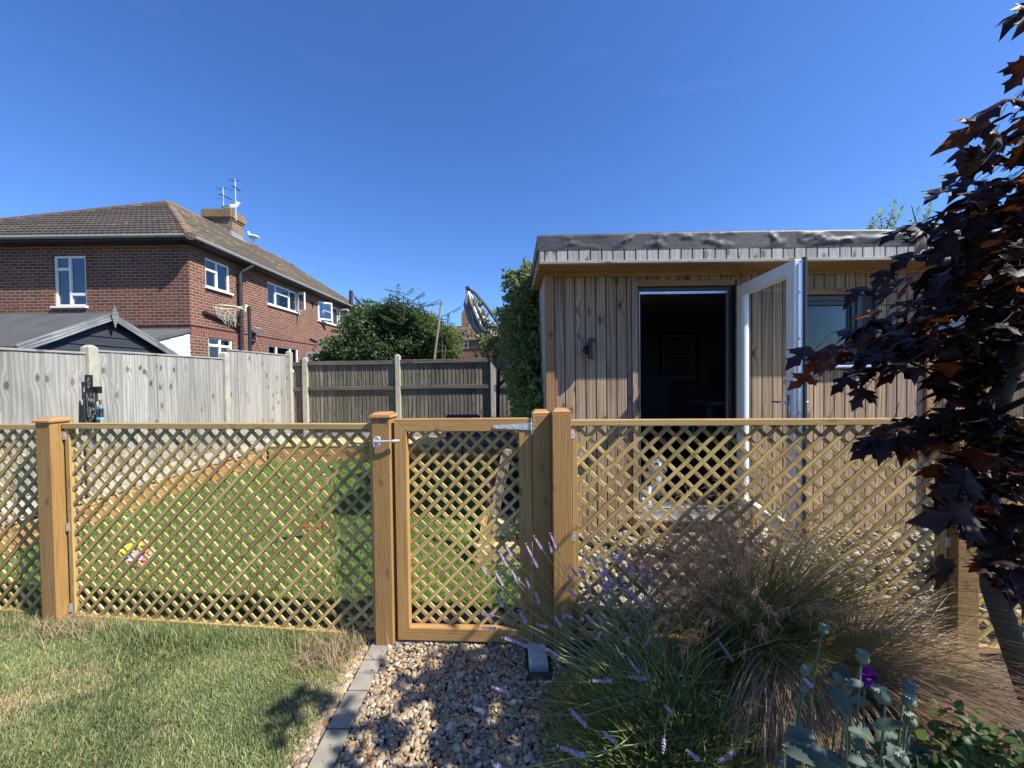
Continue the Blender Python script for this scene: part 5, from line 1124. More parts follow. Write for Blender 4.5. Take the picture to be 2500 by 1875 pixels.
mb = MB(); rng = random.Random(5)   # pale flecks woven into the hose: short rings
for k_ in range(9):
    w0 = 208 + k_ * 2.2
    for j in range(20):
        t = (j + .5) / 20; a = t * PI; sx = w0 + (20 - k_ * 1.5) * (t + .25 * math.sin(a)) * (1 if k_ % 2 else .85); sy = 958 + 72 * math.sin(a) * (1 - k_ * .055)
        p = hp_(sx - 3 + 6 * math.sin(a) * (k_ % 3 - 1), sy, .02 + .045 * math.sin(a) + .012 * (k_ % 4) + .003); mb.sphere(p, (.0075, .0075, .003), 6, 3)
mb.build('hose_flecks', M['lead'], hr)
mb = MB(); a = hp_(246, 992, .05); b_ = hp_(247, 1022, .06); mb.tube([a, a.lerp(b_, .3), a.lerp(b_, .75), b_], [.020, .022, .020, .034], 12); mb.build('spray_gun', M['black'], hr, smooth=True)
mb = MB(); mb.tube([b_ + Vector((0, 0, .018)), b_ - Vector((0, 0, .006))], [.036, .041], 14); mb.tube([a + Vector((0, 0, .01)), a - Vector((0, 0, .02))], .0235, 12); mb.tube([hp_(252, 998, .05), hp_(251, 1014, .055)], .012, 8); mb.build('teal_rings', M['teal'], hr)
mb = MB(); mb.tube([hp_(244.5, 976, .05), hp_(245, 988, .05)], [.010, .013], 10); mb.tube([hp_(233, 1050, .035), hp_(233, 1058, .035)], .012, 10); mb.build('brass_connector', M['brass'], hr)
pp = MB(); pp.tube([atX(219, 1085, FX + .08), atX(222, 1205, FX + .08)], .028, 10); tag(pp.build('downpipe', M['lead'], origin=atX(222, 1215, FX + .08)), 'grey standpipe below the hose at the concrete post', 'pipe')

tb_ = atZ(315, 1272, .0); mb = MB(); mb.lathe(tb_ + Vector((0, 0, .0)), [(.036, 0), (.038, .014), (.030, .034), (.014, .046), (.002, .049)], 16, axis=(.25, -.3, 1)); tag(mb.build('toy_ball', M['teal'], origin=tb_, smooth=True), 'small pale teal toy ball half on the turf near the edging', 'toy ball')
tc = atZ(345, 1350, 0); ty = thing('foam_toy', 'crumpled foam toy of lime, coral, lilac and blue flower shapes on the turf', 'toy', tc)
def star(px, py, r_, mat, n=5, zz=.012, nm='petal_piece', inn=.5, rot=0):
    c = atZ(px, py, zz); pts = []
    for i in range(2 * n): a = rot + PI * i / n; q = 1.35 * (r_ if i % 2 == 0 else r_ * inn); pts.append(c + Vector((q * math.cos(a), q * math.sin(a), .012 * math.sin(a * 2))))
    mb = MB(); mb.prism(pts, (0, 0, .012)); mb.build(nm, M[mat], ty, bevel=.003)
star(331, 1331, .048, 'lime', 9, .03, inn=.8); star(312, 1345, .040, 'lime', 9, .03, inn=.8); star(345, 1347, .062, 'pink', 5, .02); star(353, 1328, .03, 'pink', 5, .02, inn=.55); star(332, 1366, .045, 'lilac', 6, .02, inn=.7)
star(320, 1355, .035, 'sky_blue', 4, .02, inn=.6); star(364, 1359, .024, 'sky_blue', 4, .02, inn=.7); star(375, 1349, .036, 'orange', 3, .02, inn=.4, rot=.5); star(350, 1377, .038, 'pink', 4, .02, inn=.6); star(360, 1366, .030, 'pink', 3, .02)
tr = thing('toy_racket', 'black and red toy lying on the turf', 'toy', atZ(740, 1300, 0)); mb = MB(); mb.tube([atZ(652, 1326, .015), atZ(680, 1318, .015), atZ(715, 1313, .015), atZ(745, 1310, .018)], [.008, .016, .018, .012], 8); mb.build('handle', M['black'], tr)
mb = MB()
for a, b_, w_ in (((745, 1310), (756, 1306), .03), ((741, 1286), (752, 1280), .02), ((752, 1294), (768, 1288), .04), ((768, 1288), (786, 1279), .025), ((786, 1279), (802, 1287), .022), ((790, 1290), (803, 1285), .03)): mb.bar(atZ(*a, .02), atZ(*b_, .02), w_, .012)
mb.build('red_wings', M['red'], tr, bevel=.002)

PYY = 6.2
ps = thing('cantilever_parasol', 'folded grey cantilever parasol overgrown by the climber', 'parasol', at(1215, 1120, PYY) * 1.0); G = lambda px, py, dy=0: at(px, py, PYY + dy)
mb = MB(); mb.tube([(G(1215, 1000).x, PYY, 0), G(1215, 1000), G(1217, 900)], .032, 10); mb.tube([G(1213, 945, -.03), G(1208, 940, -.06), G(1208, 955, -.06), G(1213, 956, -.03)], .008, 6)
mb.tube([G(1213, 945, -.04), G(1235, 925, -.03), G(1262, 909)], [.03, .022, .018], 8); mb.build('pole', M['blackmat'], ps)
mb = MB(); mb.tube([G(1142, 705), G(1160, 716), G(1185, 745), G(1210, 780), G(1228, 804), G(1240, 850), G(1238, 900)], .026, 8); mb.tube([G(1138, 708), G(1147, 704)], .05, 8); mb.build('arm', M['anth'], ps)
def canopy():
    prof = [(1141, 712, .03), (1145, 722, .06), (1150, 740, .13), (1158, 760, .15), (1168, 785, .165), (1180, 808, .165), (1192, 828, .14), (1205, 840, .10), (1212, 847, .05), (1217, 856, .08), (1222, 872, .15), (1222, 884, .16), (1226, 896, .13), (1232, 902, .10)]
    V = []; F = []; seg = 40
    for i, (px, py, r_) in enumerate(prof):
        c = G(px, py)
        for k_ in range(seg):
            a = 2 * PI * k_ / seg; f_ = .80 + .26 * math.cos(a * 8 + i * .12) * min(1, i / 3); V.append((c.x + r_ * f_ * math.cos(a), c.y + r_ * f_ * math.sin(a), c.z + .02 * math.sin(a * 5 + i)))
    for i in range(len(prof) - 1):
        for k_ in range(seg): k2 = (k_ + 1) % seg; F.append((i * seg + k_, i * seg + k2, (i + 1) * seg + k2, (i + 1) * seg + k_))
    link(fast_mesh(V, F), 'folded_canopy', M['fabric'], ps, smooth=True)
canopy()
mb = MB()
for i in range(8): a = i * PI / 4; mb.tube([G(1143, 712) + Vector((.03 * math.cos(a), .03 * math.sin(a), 0)), G(1176, 795) + Vector((.16 * math.cos(a), .16 * math.sin(a), 0)), G(1207, 842) + Vector((.09 * math.cos(a), .09 * math.sin(a), 0))], .008, 5)
mb.build('ribs', M['steel'], ps); mb = MB(); c = G(1212, 847); mb.tube([c + Vector((.075 * math.cos(t), .075 * math.sin(t), .01 * math.sin(2 * t))) for t in np.linspace(0, 2 * PI, 17)], .012, 6, cap=False); mb.build('strap', M['black'], ps)
pl = MB(); pl.tube([at(1060, 880, 9.0), at(1070, 800, 9.0), at(1078, 733, 9.0)], [.03, .026, .022], 7); pl.tube([at(1078, 734, 9.0), at(1080, 738, 9.0), at(1080, 745, 9.0)], .01, 5)
tag(pl.build('garden_pole', M['prop'], origin=at(1060, 900, 9.0)), 'thin leaning pole standing up out of the shrubs', 'pole')
cl = MB(); pts = [at(1062 + i * (1180 - 1062) / 10, 858 - i * 1.6 + 3 * math.sin(i / 10 * PI), 9.0 - .25 * i) for i in range(11)]; cl.tube(pts, .004, 4); tag(cl.build('washing_line', M['conc_pale'], origin=pts[0]), 'thin pale line strung from the leaning pole', 'line')

# dog sitting in the doorway (skin body)
def skin(name, pts, edges, rad, mat, parent, sub=2):
    me = bpy.data.meshes.new(name); me.from_pydata([tuple(p) for p in pts], edges, []); o = link(me, name, mat, parent)
    s_ = o.modifiers.new('skin', 'SKIN'); s_.use_smooth_shade = True
    for v, r_ in zip(me.skin_vertices[0].data, rad): v.radius = (r_, r_) if not hasattr(r_, '__len__') else r_
    me.skin_vertices[0].data[0].use_root = True; o.modifiers.new('sub', 'SUBSURF').levels = sub; o.modifiers['sub'].render_levels = sub; return o
k = NT('black_and_white_fur'); n_ = k.noise(k.obj((1, 1, 1)), 9, 2, .5, .4); k.col(k.ramp(n_, [(.52, (.66, .63, .58)), (.57, (.025, .022, .022))])); k.rough(.95); k.bump(k.noise(k.obj((1, 1, .3)), 130, 4), .8, .01); M['fur'] = k.m
D0 = Vector((1.40, 3.86, .222)); dog = thing('dog', 'small shaggy black and white dog sitting in the office doorway', 'dog', D0)
dv = lambda x, y, z: D0 + Vector((x, y, z))
pts = [dv(0, .06, .10), dv(0, .02, .20), dv(0, -.05, .27), dv(0.01, -.08, .33), dv(.015, -.10, .385), dv(.02, -.155, .375), dv(.022, -.195, .365),
       dv(-.06, -.07, .20), dv(-.065, -.085, .09), dv(-.065, -.12, .012), dv(.06, -.07, .20), dv(.065, -.085, .09), dv(.065, -.12, .012),
       dv(-.10, .03, .07), dv(-.11, -.07, .045), dv(-.11, -.12, .02), dv(.10, .03, .07), dv(.11, -.07, .045), dv(.11, -.12, .02), dv(.05, .16, .03), dv(.12, .2, .03)]
ed = [(0, 1), (1, 2), (2, 3), (3, 4), (4, 5), (5, 6), (2, 7), (7, 8), (8, 9), (2, 10), (10, 11), (11, 12), (0, 13), (13, 14), (14, 15), (0, 16), (16, 17), (17, 18), (0, 19), (19, 20)]
skin('body', pts, ed, [.11, .10, .085, .062, .072, .045, .026, .04, .028, .026, .04, .028, .026, .07, .035, .026, .07, .035, .026, .025, .02], M['fur'], dog)
for sx in (-1, 1):
    mb = MB(); mb.tube([dv(.015 + sx * .055, -.09, .43), dv(.015 + sx * .085, -.10, .39), dv(.015 + sx * .085, -.10, .33)], [.022, .03, .016], 8, flat=.45); mb.build('ear', M['chair'], dog, smooth=True)
    mb = MB(); mb.sphere(dv(.02 + sx * .03, -.160, .405), .009, 8, 6); mb.build('eye', M['black'], dog, smooth=True)
mb = MB(); mb.sphere(dv(.023, -.222, .368), (.014, .010, .011), 8, 6); mb.build('nose', M['black'], dog, smooth=True)
def fur_tufts(n, cen, rad, mat):
    d = nrm(RNG.normal(0, 1, (n, 3))); P = np.asarray(cen) + d * np.asarray(rad); T = nrm(d * .5 + [0, 0, -.8] + RNG.normal(0, .25, (n, 3)))
    t = np.linspace(0, 1, 4)[None, :, None]; C = P[:, None] + T[:, None] * t * RNG.uniform(.02, .05, (n, 1, 1)); return strands(C, np.broadcast_to(.0022 * (1 - np.linspace(0, .9, 4))[None], (n, 4)))
V, F = cat_mesh([fur_tufts(900, dv(0, .03, .18), (.11, .12, .15), 0), fur_tufts(700, dv(.015, -.11, .385), (.075, .075, .07), 0)]); link(fast_mesh(V, F), 'coat', M['fur'], dog)
# ------------------------------------------------------------------ shrubs and trees behind
def shrub(name, label, cat, base, blobs, size, mat, trunkmat='bark', stems=5, sr=.03, group=None):
    t = thing(name, label, cat, base, group); V, F = leaf_cloud(blobs, size); link(fast_mesh(V, F), 'crown', M[mat], t)
    mb = MB(); b = Vector(base)
    for i in range(stems):
        c = Vector(blobs[i % len(blobs)][0]); e_ = c + Vector((random.uniform(-.2, .2), random.uniform(-.2, .2), random.uniform(-.1, .3))); m_ = b.lerp(e_, .5) + Vector((random.uniform(-.15, .15), 0, 0)); mb.tube([b + Vector((random.uniform(-.05, .05), 0, 0)), m_, e_], [sr, sr * .7, sr * .25], 6)
    mb.build('trunk', M[trunkmat], t); return t
def B(px, py, Y, rx, ry, rz, n): c = at(px, py, Y); return (tuple(c), (rx, ry, rz), n)
shrub('shrub', 'big dense dark green shrub over the back fence beside the house', 'shrub', (at(860, 900, 10.5).x, 10.5, 0),
      [B(848, 855, 10.2, .52, .8, .45, 3400), B(902, 818, 10.5, .62, .9, .66, 6000), B(935, 800, 10.8, 1.0, .9, .75, 8200), B(1010, 815, 10.8, .95, .9, .75, 7500), B(925, 862, 10.1, 1.15, .7, .45, 4800), B(1040, 850, 10.4, .8, .8, .55, 4500), B(798, 878, 10.0, .35, .5, .16, 800), B(918, 778, 10.6, .40, .5, .28, 1500), B(975, 775, 10.8, .5, .5, .35, 2200)], .085, 'bush', stems=7, sr=.06)
shrub('shrub', 'lighter yellow green shrub at the right end of the dark one', 'shrub', (at(1095, 900, 9.9).x, 9.9, 0), [B(1088, 832, 9.9, .36, .4, .42, 2300), B(1105, 855, 9.8, .28, .35, .28, 1500), B(1062, 808, 10.1, .35, .35, .3, 1200), B(1075, 850, 9.8, .35, .3, .3, 1200)], .06, 'bushl')
def pinnate(name, label, base, tips, mat, cat='tree', fl=.42, leaf=.085, nf=7, seedr=1):
    """upright stems carrying ladder-like compound leaves"""
    t = thing(name, label, cat, base); mb = MB(); P = []; D = []; S = []
    rg = random.Random(seedr)
    for tip in tips:
        tip = Vector(tip); b = Vector(base); m_ = b.lerp(tip, .6) + Vector((0, 0, -.1)); mb.tube([b, m_, tip], [.03, .018, .006], 6)
        for j in range(nf):
            q = m_.lerp(tip, (j + .5) / nf) if rg.random() < .9 else tip; a = rg.uniform(0, 2 * PI); d = Vector((math.cos(a), math.sin(a), rg.uniform(.1, .7))).normalized()
            e_ = q + d * fl * rg.uniform(.6, 1); mb.tube([q, e_], [.006, .002], 4, cap=False)
            sd = d.cross(Vector((0, 0, 1))).normalized()
            for k_ in range(6):
                for s_ in (1, -1): P.append(q.lerp(e_, .25 + k_ * .14)); D.append(sd * s_ * .8 + d * .6 + Vector((0, 0, -.25))); S.append(leaf * rg.uniform(.8, 1.2))
            P.append(e_); D.append(d); S.append(leaf)
    mb.build('branches', M['bark'], t); V, F = scatter(LEAF_V, LEAF_F, [tuple(p) for p in P], frames([tuple(d) for d in D]), S); link(fast_mesh(V, F), 'foliage', M[mat], t)
pinnate('sapling', 'feathery ash sapling rising out of the dark shrub', (at(990, 850, 10.0).x, 10.0, 1.6), [at(985, 712, 10), at(1008, 735, 10), at(965, 755, 10), at(1030, 748, 10), at(972, 728, 10.1), at(1040, 785, 10)], 'ash', fl=.5, nf=11, leaf=.10)
pinnate('sapling', 'smaller ash shoot beside the leaning pole', (at(1080, 870, 9.4).x, 9.4, 1.6), [at(1078, 768, 9.4), at(1095, 765, 9.4)], 'ash', fl=.38, nf=6, leaf=.09, seedr=5)
# sprigs behind the office roof
def sprigs(name, label, base, tips, mat, leaf=.08, seedr=2, per=16, cat='tree', r0=.02):
    t = thing(name, label, cat, base); mb = MB(); P = []; D = []; S = []; rg = random.Random(seedr)
    for tip, frm in tips:
        tip, frm = Vector(tip), Vector(frm); mb.tube([frm, frm.lerp(tip, .5) + Vector((rg.uniform(-.04, .04), 0, .03)), tip], [r0 * .6, r0 * .4, .003], 5)
        for j in range(per):
            q = frm.lerp(tip, .15 + .85 * j / per); a = j * 2.4 + rg.random(); d = Vector((math.cos(a), math.sin(a), .6)); P.append(q); D.append(d); S.append(leaf * rg.uniform(.7, 1.15))
        P.append(tip); D.append(tip - frm); S.append(leaf)
    mb.build('branches', M['bark'], t); V, F = scatter(LEAF_V, LEAF_F, [tuple(p) for p in P], frames([tuple(d) for d in D]), S); link(fast_mesh(V, F), 'foliage', M[mat], t); return t
Yb = 7.6
sprigs('tree', 'leafy upright twigs of a tree poking above the office roof', (at(2200, 700, Yb).x, Yb, 0), [(at(2183, 497, Yb), at(2160, 570, Yb)), (at(2200, 512, Yb), at(2165, 580, Yb)), (at(2131, 540, Yb), at(2125, 580, Yb)), (at(2150, 520, Yb), at(2150, 580, Yb)), (at(2265, 520, Yb), at(2230, 590, Yb)), (at(2240, 515, Yb), at(2215, 590, Yb)), (at(2290, 540, Yb), at(2250, 600, Yb)), (at(2270, 505, Yb), at(2250, 580, Yb))] + [(at(2330 + random.uniform(0, 190), 560 + random.uniform(0, 60), Yb), at(2330 + random.uniform(0, 190), 660, Yb)) for _ in range(26)] + [(at(2290 + random.uniform(-20, 50), 640 + random.uniform(0, 60), Yb), at(2300, 740, Yb)) for _ in range(10)], 'vine', .11)

# climber against the office side wall
V1, F1 = leaf_cloud([B(1295, 880, 4.7, .28, .6, .45, 3200), B(1305, 810, 4.8, .20, .6, .30, 1200), B(1275, 860, 5.4, .32, .5, .36, 1500), B(1295, 960, 4.6, .26, .6, .42, 2900), B(1280, 915, 5.2, .28, .6, .35, 1600), B(1308, 1000, 4.3, .14, .5, .30, 1600), B(1250, 850, 5.9, .30, .4, .22, 900)], .062, .5)
vn = thing('climbing_plant', 'dense green climber smothering the left side of the office', 'climber', (.05, 4.7, .1)); link(fast_mesh(V1, F1), 'dark_foliage', M['vine'], vn)
V1, F1 = leaf_cloud([B(1296, 735, 4.7, .19, .4, .36, 1000), B(1300, 690, 4.8, .12, .3, .2, 420), B(1272, 790, 4.6, .27, .35, .28, 900), B(1268, 870, 4.4, .22, .25, .36, 500), B(1275, 720, 4.9, .16, .3, .25, 420), B(1248, 700, 4.9, .13, .2, .18, 170), B(1283, 668, 4.9, .11, .2, .16, 210), B(1242, 668, 4.9, .08, .1, .05, 60), B(1305, 655, 4.9, .06, .1, .07, 70), B(1262, 735, 4.9, .16, .2, .12, 260), B(1262, 765, 5.0, .20, .3, .16, 240), B(1235, 765, 5.2, .12, .2, .08, 60), B(1228, 830, 5.9, .36, .3, .12, 300), B(1185, 830, 6.0, .22, .2, .09, 110), B(1180, 860, 6.0, .16, .15, .10, 90), B(1130, 815, 6.1, .16, .1, .07, 60), B(1160, 745, 6.15, .09, .12, .12, 60), B(1178, 772, 6.1, .1, .12, .1, 55), B(1195, 800, 6.1, .12, .12, .1, 60), B(1215, 765, 6.0, .1, .1, .08, 40), B(1262, 800, 5.3, .3, .4, .2, 500)], .062, .4)
link(fast_mesh(V1, F1), 'pale_foliage', M['vinep'], vn)
mb = MB()
for a in (((1320, 980), (1300, 850), (1292, 760), (1285, 655)), ((1322, 960), (1306, 820), (1280, 720), (1232, 668)), ((1310, 950), (1270, 860), (1200, 830), (1118, 812)), ((1300, 900), (1262, 830), (1210, 800), (1158, 738)), ((1318, 900), (1300, 790), (1265, 760), (1222, 752))):
    mb.tube([at(px, py, 4.8 + .5 * i) for i, (px, py) in enumerate(a)], [.018, .012, .007, .003], 5)
mb.build('stems', M['bark'], vn)
V1, F1 = leaf_cloud([((.05, 3.24, .17), (.17, .11, .09), 260)], .034, .5)
bp_ = thing('bedding_plant', 'small pale green leafy plant in the raised planter', 'bedding plant', (.05, 3.24, .1)); link(fast_mesh(V1, F1), 'leaves', M['vinep'], bp_)
mb = MB()
for dx in (-.1, -.03, .05, .11): mb.tube([(.05, 3.24, .1), (.05 + dx, 3.24 + dx * .3, .2)], .003, 5)
mb.build('stems', M['bark'], bp_)

# ------------------------------------------------------------------ crimson maple
HLF = [(.0, .0), (.13, -.07), (.30, -.10), (.27, .03), (.34, .08), (.52, .10), (.42, .20), (.60, .42), (.44, .38), (.38, .50), (.30, .42), (.19, .43), (.17, .60), (.29, .74), (.17, .75), (.10, .85), (0, 1.02)]
outl = HLF + [(-x, y) for x, y in HLF[-2:0:-1]]
def maple_template(curl, fold):
    V = [(0, .30, 0)] + [(x * .55, .30 + (y - .30) * .55, 0) for x, y in outl] + [(x, y, 0) for x, y in outl]; V = np.array(V, float); r2 = V[:, 0] ** 2 + (V[:, 1] - .25) ** 2
    V[:, 2] = -curl * r2 + fold * np.abs(V[:, 0]) + .05 * np.sin(V[:, 0] * 9) * np.cos(V[:, 1] * 8); V[:, 2] -= V[0, 2]; n = len(outl)
    V[1 + n:, 2] -= curl * .35 * np.maximum(0, r2[1 + n:] - .18)
    return V, [(0, 1 + i, 1 + (i + 1) % n) for i in range(n)] + [q for i in range(n) for q in ((1 + i, 1 + n + i, 1 + n + (i + 1) % n), (1 + i, 1 + n + (i + 1) % n, 1 + (i + 1) % n))]
MT = [maple_template(c, f) for c, f in ((.35, .25), (.55, -.1), (.2, .4), (.75, .2), (.45, .1), (.15, -.15))]; MF_ = MT[0][1]
maple = thing('maple_tree', 'young crimson leaved maple at the right edge, its leaves almost black against the light', 'tree', (1.95, 1.30, 0))
TR_ = [(2.02, 1.33, -.02), (1.90, 1.31, .35), (1.74, 1.29, .75), (1.66, 1.27, 1.05), (1.73, 1.25, 1.45), (1.78, 1.22, 1.9), (1.82, 1.18, 2.5), (1.85, 1.15, 3.1)]
p_ = atZ(2500, 1640, .36)
TR_[0:3] = [(1.92, 1.30, -.02), tuple(at(2512, 1690, 1.29)), tuple(at(2425, 1440, 1.28))]; TR_[3] = tuple(at(2405, 1180, 1.27)); TR_[4] = tuple(at(2425, 1020, 1.26)); TR_.insert(5, tuple(at(2478, 880, 1.25)))
TR_[6:] = [(1.76, 1.22, 1.95), (1.80, 1.18, 2.35), (1.82, 1.15, 2.7)]
mb = MB(); mb.tube(TR_, [.034, .033, .030, .027, .024, .021, .017, .011, .004], 10); mb.build('trunk', M['bark'], maple, smooth=True)
mb = MB(); br = []
def branch(a, b_, r0=.010, sag=.03): a, b_ = Vector(a), Vector(b_); m_ = a.lerp(b_, .5) + Vector((0, 0, sag)); mb.tube([a, m_, b_], [r0, r0 * .7, r0 * .25], 6); br.append((a, b_))
def tz(z):
    for a, b_ in zip(TR_[:-1], TR_[1:]):
        if a[2] <= z <= b_[2]: return Vector(a).lerp(Vector(b_), (z - a[2]) / (b_[2] - a[2]))
    return Vector(TR_[-1])
branch(at(2395, 1030, 1.27), at(2262, 905, 1.30), .013); branch(at(2262, 905, 1.30), at(2080, 840, 1.35), .006, .02); branch(at(2262, 905, 1.30), at(2005, 905, 1.28), .005, .01); branch(at(2380, 1020, 1.27), at(2370, 950, 1.3), .012); branch(at(2370, 950, 1.3), at(2330, 905, 1.3), .007)
branch(at(2410, 1130, 1.27), at(2110, 1075, 1.4), .006, .01); branch(at(2395, 1010, 1.27), at(2500, 900, 1.1), .018); branch(at(2460, 910, 1.25), at(2300, 790, 1.2), .01); branch(at(2300, 790, 1.2), at(2150, 745, 1.25), .006)
for i in range(26):
    z = .9 + 1.7 * i / 26; a = i * 2.4; L_ = .75 * (1 - .25 * abs(z - 1.7)); q = tz(z); e_ = q + Vector((math.cos(a) * L_, math.sin(a) * L_ * .75 - .1, .18)); 
    if e_.y > 1.85: e_.y = 1.85
    if e_.y > .05 and e_.x < 1.38 * e_.y + .05: e_ = q + (e_ - q) * .12
    if e_.y > .3 or e_.x > 1.6: branch(q, e_, .010)
branch(tz(1.9), (1.55, .72, 2.0), .010); branch(tz(2.2), (1.5, .74, 2.72), .009)
mb.build('branches', M['twig'], maple, smooth=True)
# leaf positions: image-edge sprays + crown volume
P = []; S = []; DR = []; UPV = []
def spray(poly_pts, n, Y0, Y1, s0=.085, s1=.14, flat=.25):
    """leaves inside a polygon of the view, spread over depth Y0..Y1"""
    xs = [p[0] for p in poly_pts]; ys = [p[1] for p in poly_pts]; c = 0
    while c < n:
        x, y = random.uniform(min(xs), max(xs)), random.uniform(min(ys), max(ys)); ins = False; j = len(poly_pts) - 1
        for i in range(len(poly_pts)):
            (xi, yi), (xj, yj) = poly_pts[i], poly_pts[j]
            if (yi > y) != (yj > y) and x < (xj - xi) * (y - yi) / (yj - yi) + xi: ins = not ins
            j = i
        if not ins: continue
        q = at(x, y, random.uniform(Y0, Y1)); c += 1
        sz_ = random.uniform(s0, s1); S.append(sz_); ctr = tz(min(2.6, max(.9, q.z))); o_ = Vector((q.x - ctr.x, q.y - ctr.y, 0)).normalized() if (Vector((q.x - ctr.x, q.y - ctr.y, 0))).length > .02 else Vector((1, 0, 0))
        dd_ = (o_ * 1.0 + Vector((random.gauss(0, .45), random.gauss(0, .45), -.35 + random.gauss(0, .28)))).normalized(); DR.append(tuple(dd_)); P.append(tuple(q - dd_ * sz_ * .62)); UPV.append((random.gauss(0, flat), random.gauss(0, flat), 1))
spray([(2520, 150), (2455, 215), (2440, 330), (2380, 300), (2300, 440), (2330, 520), (2260, 560), (2270, 640), (2520, 660)], 54, 1.05, 1.35)
spray([(2330, 440), (2290, 470), (2275, 560), (2240, 600), (2230, 650), (2330, 680), (2520, 670), (2520, 430)], 42, 1.05, 1.4)
spray([(2520, 640), (2300, 650), (2220, 700), (2140, 720), (2070, 790), (1985, 870), (1990, 905), (2060, 900), (2110, 930), (2200, 905), (2270, 880), (2380, 950), (2520, 900)], 175, 1.1, 1.65, .085, .14)
spray([(2520, 700), (2320, 700), (2230, 760), (2200, 850), (2330, 900), (2520, 900)], 55, 1.15, 1.7)
spray([(2270, 890), (2290, 960), (2370, 975), (2400, 900)], 34, 1.2, 1.4)
spray([(2310, 1010), (2200, 1030), (2110, 1065), (2100, 1095), (2190, 1095), (2290, 1080), (2520, 1100), (2520, 1030)], 100, 1.2, 1.5, .07, .12)
spray([(2540, 1040), (2370, 1060), (2340, 1130), (2300, 1170), (2290, 1230), (2300, 1280), (2370, 1290), (2390, 1340), (2450, 1390), (2540, 1410)], 130, 1.15, 1.5, .09, .15)
spray([(2285, 1130), (2360, 1130), (2360, 1270), (2290, 1260)], 24, 1.15, 1.35)
spray([(2440, 1420), (2520, 1400), (2520, 1480)], 14, 1.1, 1.3)
# individual leaves at the tips
def one(px, py, Y, s_, dpx, dpy, up_=(0, -.4, 1)):
    q = at(px, py, Y); d = at(px + dpx, py + dpy, Y) - q; P.append(tuple(q)); S.append(s_); DR.append(tuple(d)); UPV.append(up_)
one(2432, 305, 1.1, .145, -100, 20, (.1, -1, .5)); one(2398, 372, 1.12, .11, -40, 40, (0, -1, .4)); one(2350, 425, 1.15, .10, -60, 35); one(2380, 440, 1.15, .10, -60, 35); one(2310, 465, 1.2, .10, -60, 30)
one(2535, 10, 1.1, .15, -80, 30); one(2525, 12, 1.05, .11, -30, 60, (0, -1, .3)); one(2240, 620, 1.2, .13, -70, 35); one(2210, 560, 1.2, .11, -60, 20); one(1985, 855, 1.35, .12, -50, 25); one(2010, 870, 1.32, .12, -60, 35); one(1985, 925, 1.3, .13, -60, 20); one(2115, 950, 1.3, .11, -50, 55); one(2120, 700, 1.3, .12, -60, 25); one(2080, 925, 1.3, .12, -60, 30); one(2165, 660, 1.25, .10, -30, 30); one(2475, 235, 1.05, .14, -70, 30); one(2140, 1090, 1.4, .10, -60, 15); one(2130, 1075, 1.4, .10, -50, 8)
one(2360, 540, 1.15, .14, -90, 30, (0, -1, .6)); one(2330, 585, 1.12, .15, -60, 60, (0, -1, .3)); one(2285, 1370, 1.2, .14, 20, 60, (0, -1, .3)); one(2380, 1170, 1.12, .16, -100, 40, (0, -1, .5)); one(2370, 1250, 1.12, .16, -110, 20, (0, -1, .5))
# crown beyond the frame edge (throws the shade on the bed and path)
n0 = 0
while n0 < 210:
    z = random.uniform(.85, 2.2) if random.random() < .95 else random.uniform(2.2, 2.7); rr_ = .66 * math.sin(min(1, max(.12, (2.6 - z) / 1.1)) * PI / 2) * (1 if z > 1.2 else .75); a = random.uniform(0, 2 * PI); r_ = rr_ * math.sqrt(random.random()); q = tz(z) + Vector((math.cos(a) * r_ + .12, math.sin(a) * r_ * .9 - .12, 0))
    if q.y > .05 and q.x < 1.36 * q.y + .04: continue
    if q.y > 1.62: continue
    n0 += 1; P.append(tuple(q)); S.append(random.uniform(.09, .145)); DR.append((math.cos(a) + random.gauss(0, .4), math.sin(a) + random.gauss(0, .4), -.3 + random.gauss(0, .25))); UPV.append((random.gauss(0, .3), random.gauss(0, .3), 1))
n0 = 0
while n0 < 185:
    if n0 < 165: q = Vector((random.uniform(1.25, 1.95), random.uniform(.45, .95), random.uniform(1.65, 2.35)))  # unseen leaf clump added to shade the gravel
    else: q = Vector((random.gauss(1.48, .10), random.gauss(.72, .05), random.gauss(2.75, .06)))  # small unseen clump added to drop shade on the lawn
    if q.x < 1.38 * q.y + .06: continue
    n0 += 1; P.append(tuple(q)); S.append(random.uniform(.09, .14)); a = random.uniform(0, 2 * PI); DR.append((math.cos(a), math.sin(a), -.3)); UPV.append((random.gauss(0, .3), random.gauss(0, .3), 1))
P = np.array(P); S = np.array(S); which = RNG.integers(0, len(MT), len(P)); TV = np.array([MT[i][0] for i in which])
V, F = scatter(TV, MF_, P, frames(DR, UPV), S * RNG.uniform(.68, 1.02, len(S))); o = link(fast_mesh(V, F), 'foliage', M['maple'], maple, smooth=True)
# leaf stalks
C = np.stack([P, P - nrm(np.array(DR)) * .035 + [0, 0, .01], P - nrm(np.array(DR)) * .07 + [0, 0, .03]], 1); V, F = strands(C, np.full((len(P), 3), .0012)); link(fast_mesh(V, F), 'leaf_stalks', M['petal'] if False else M['twig'], maple)

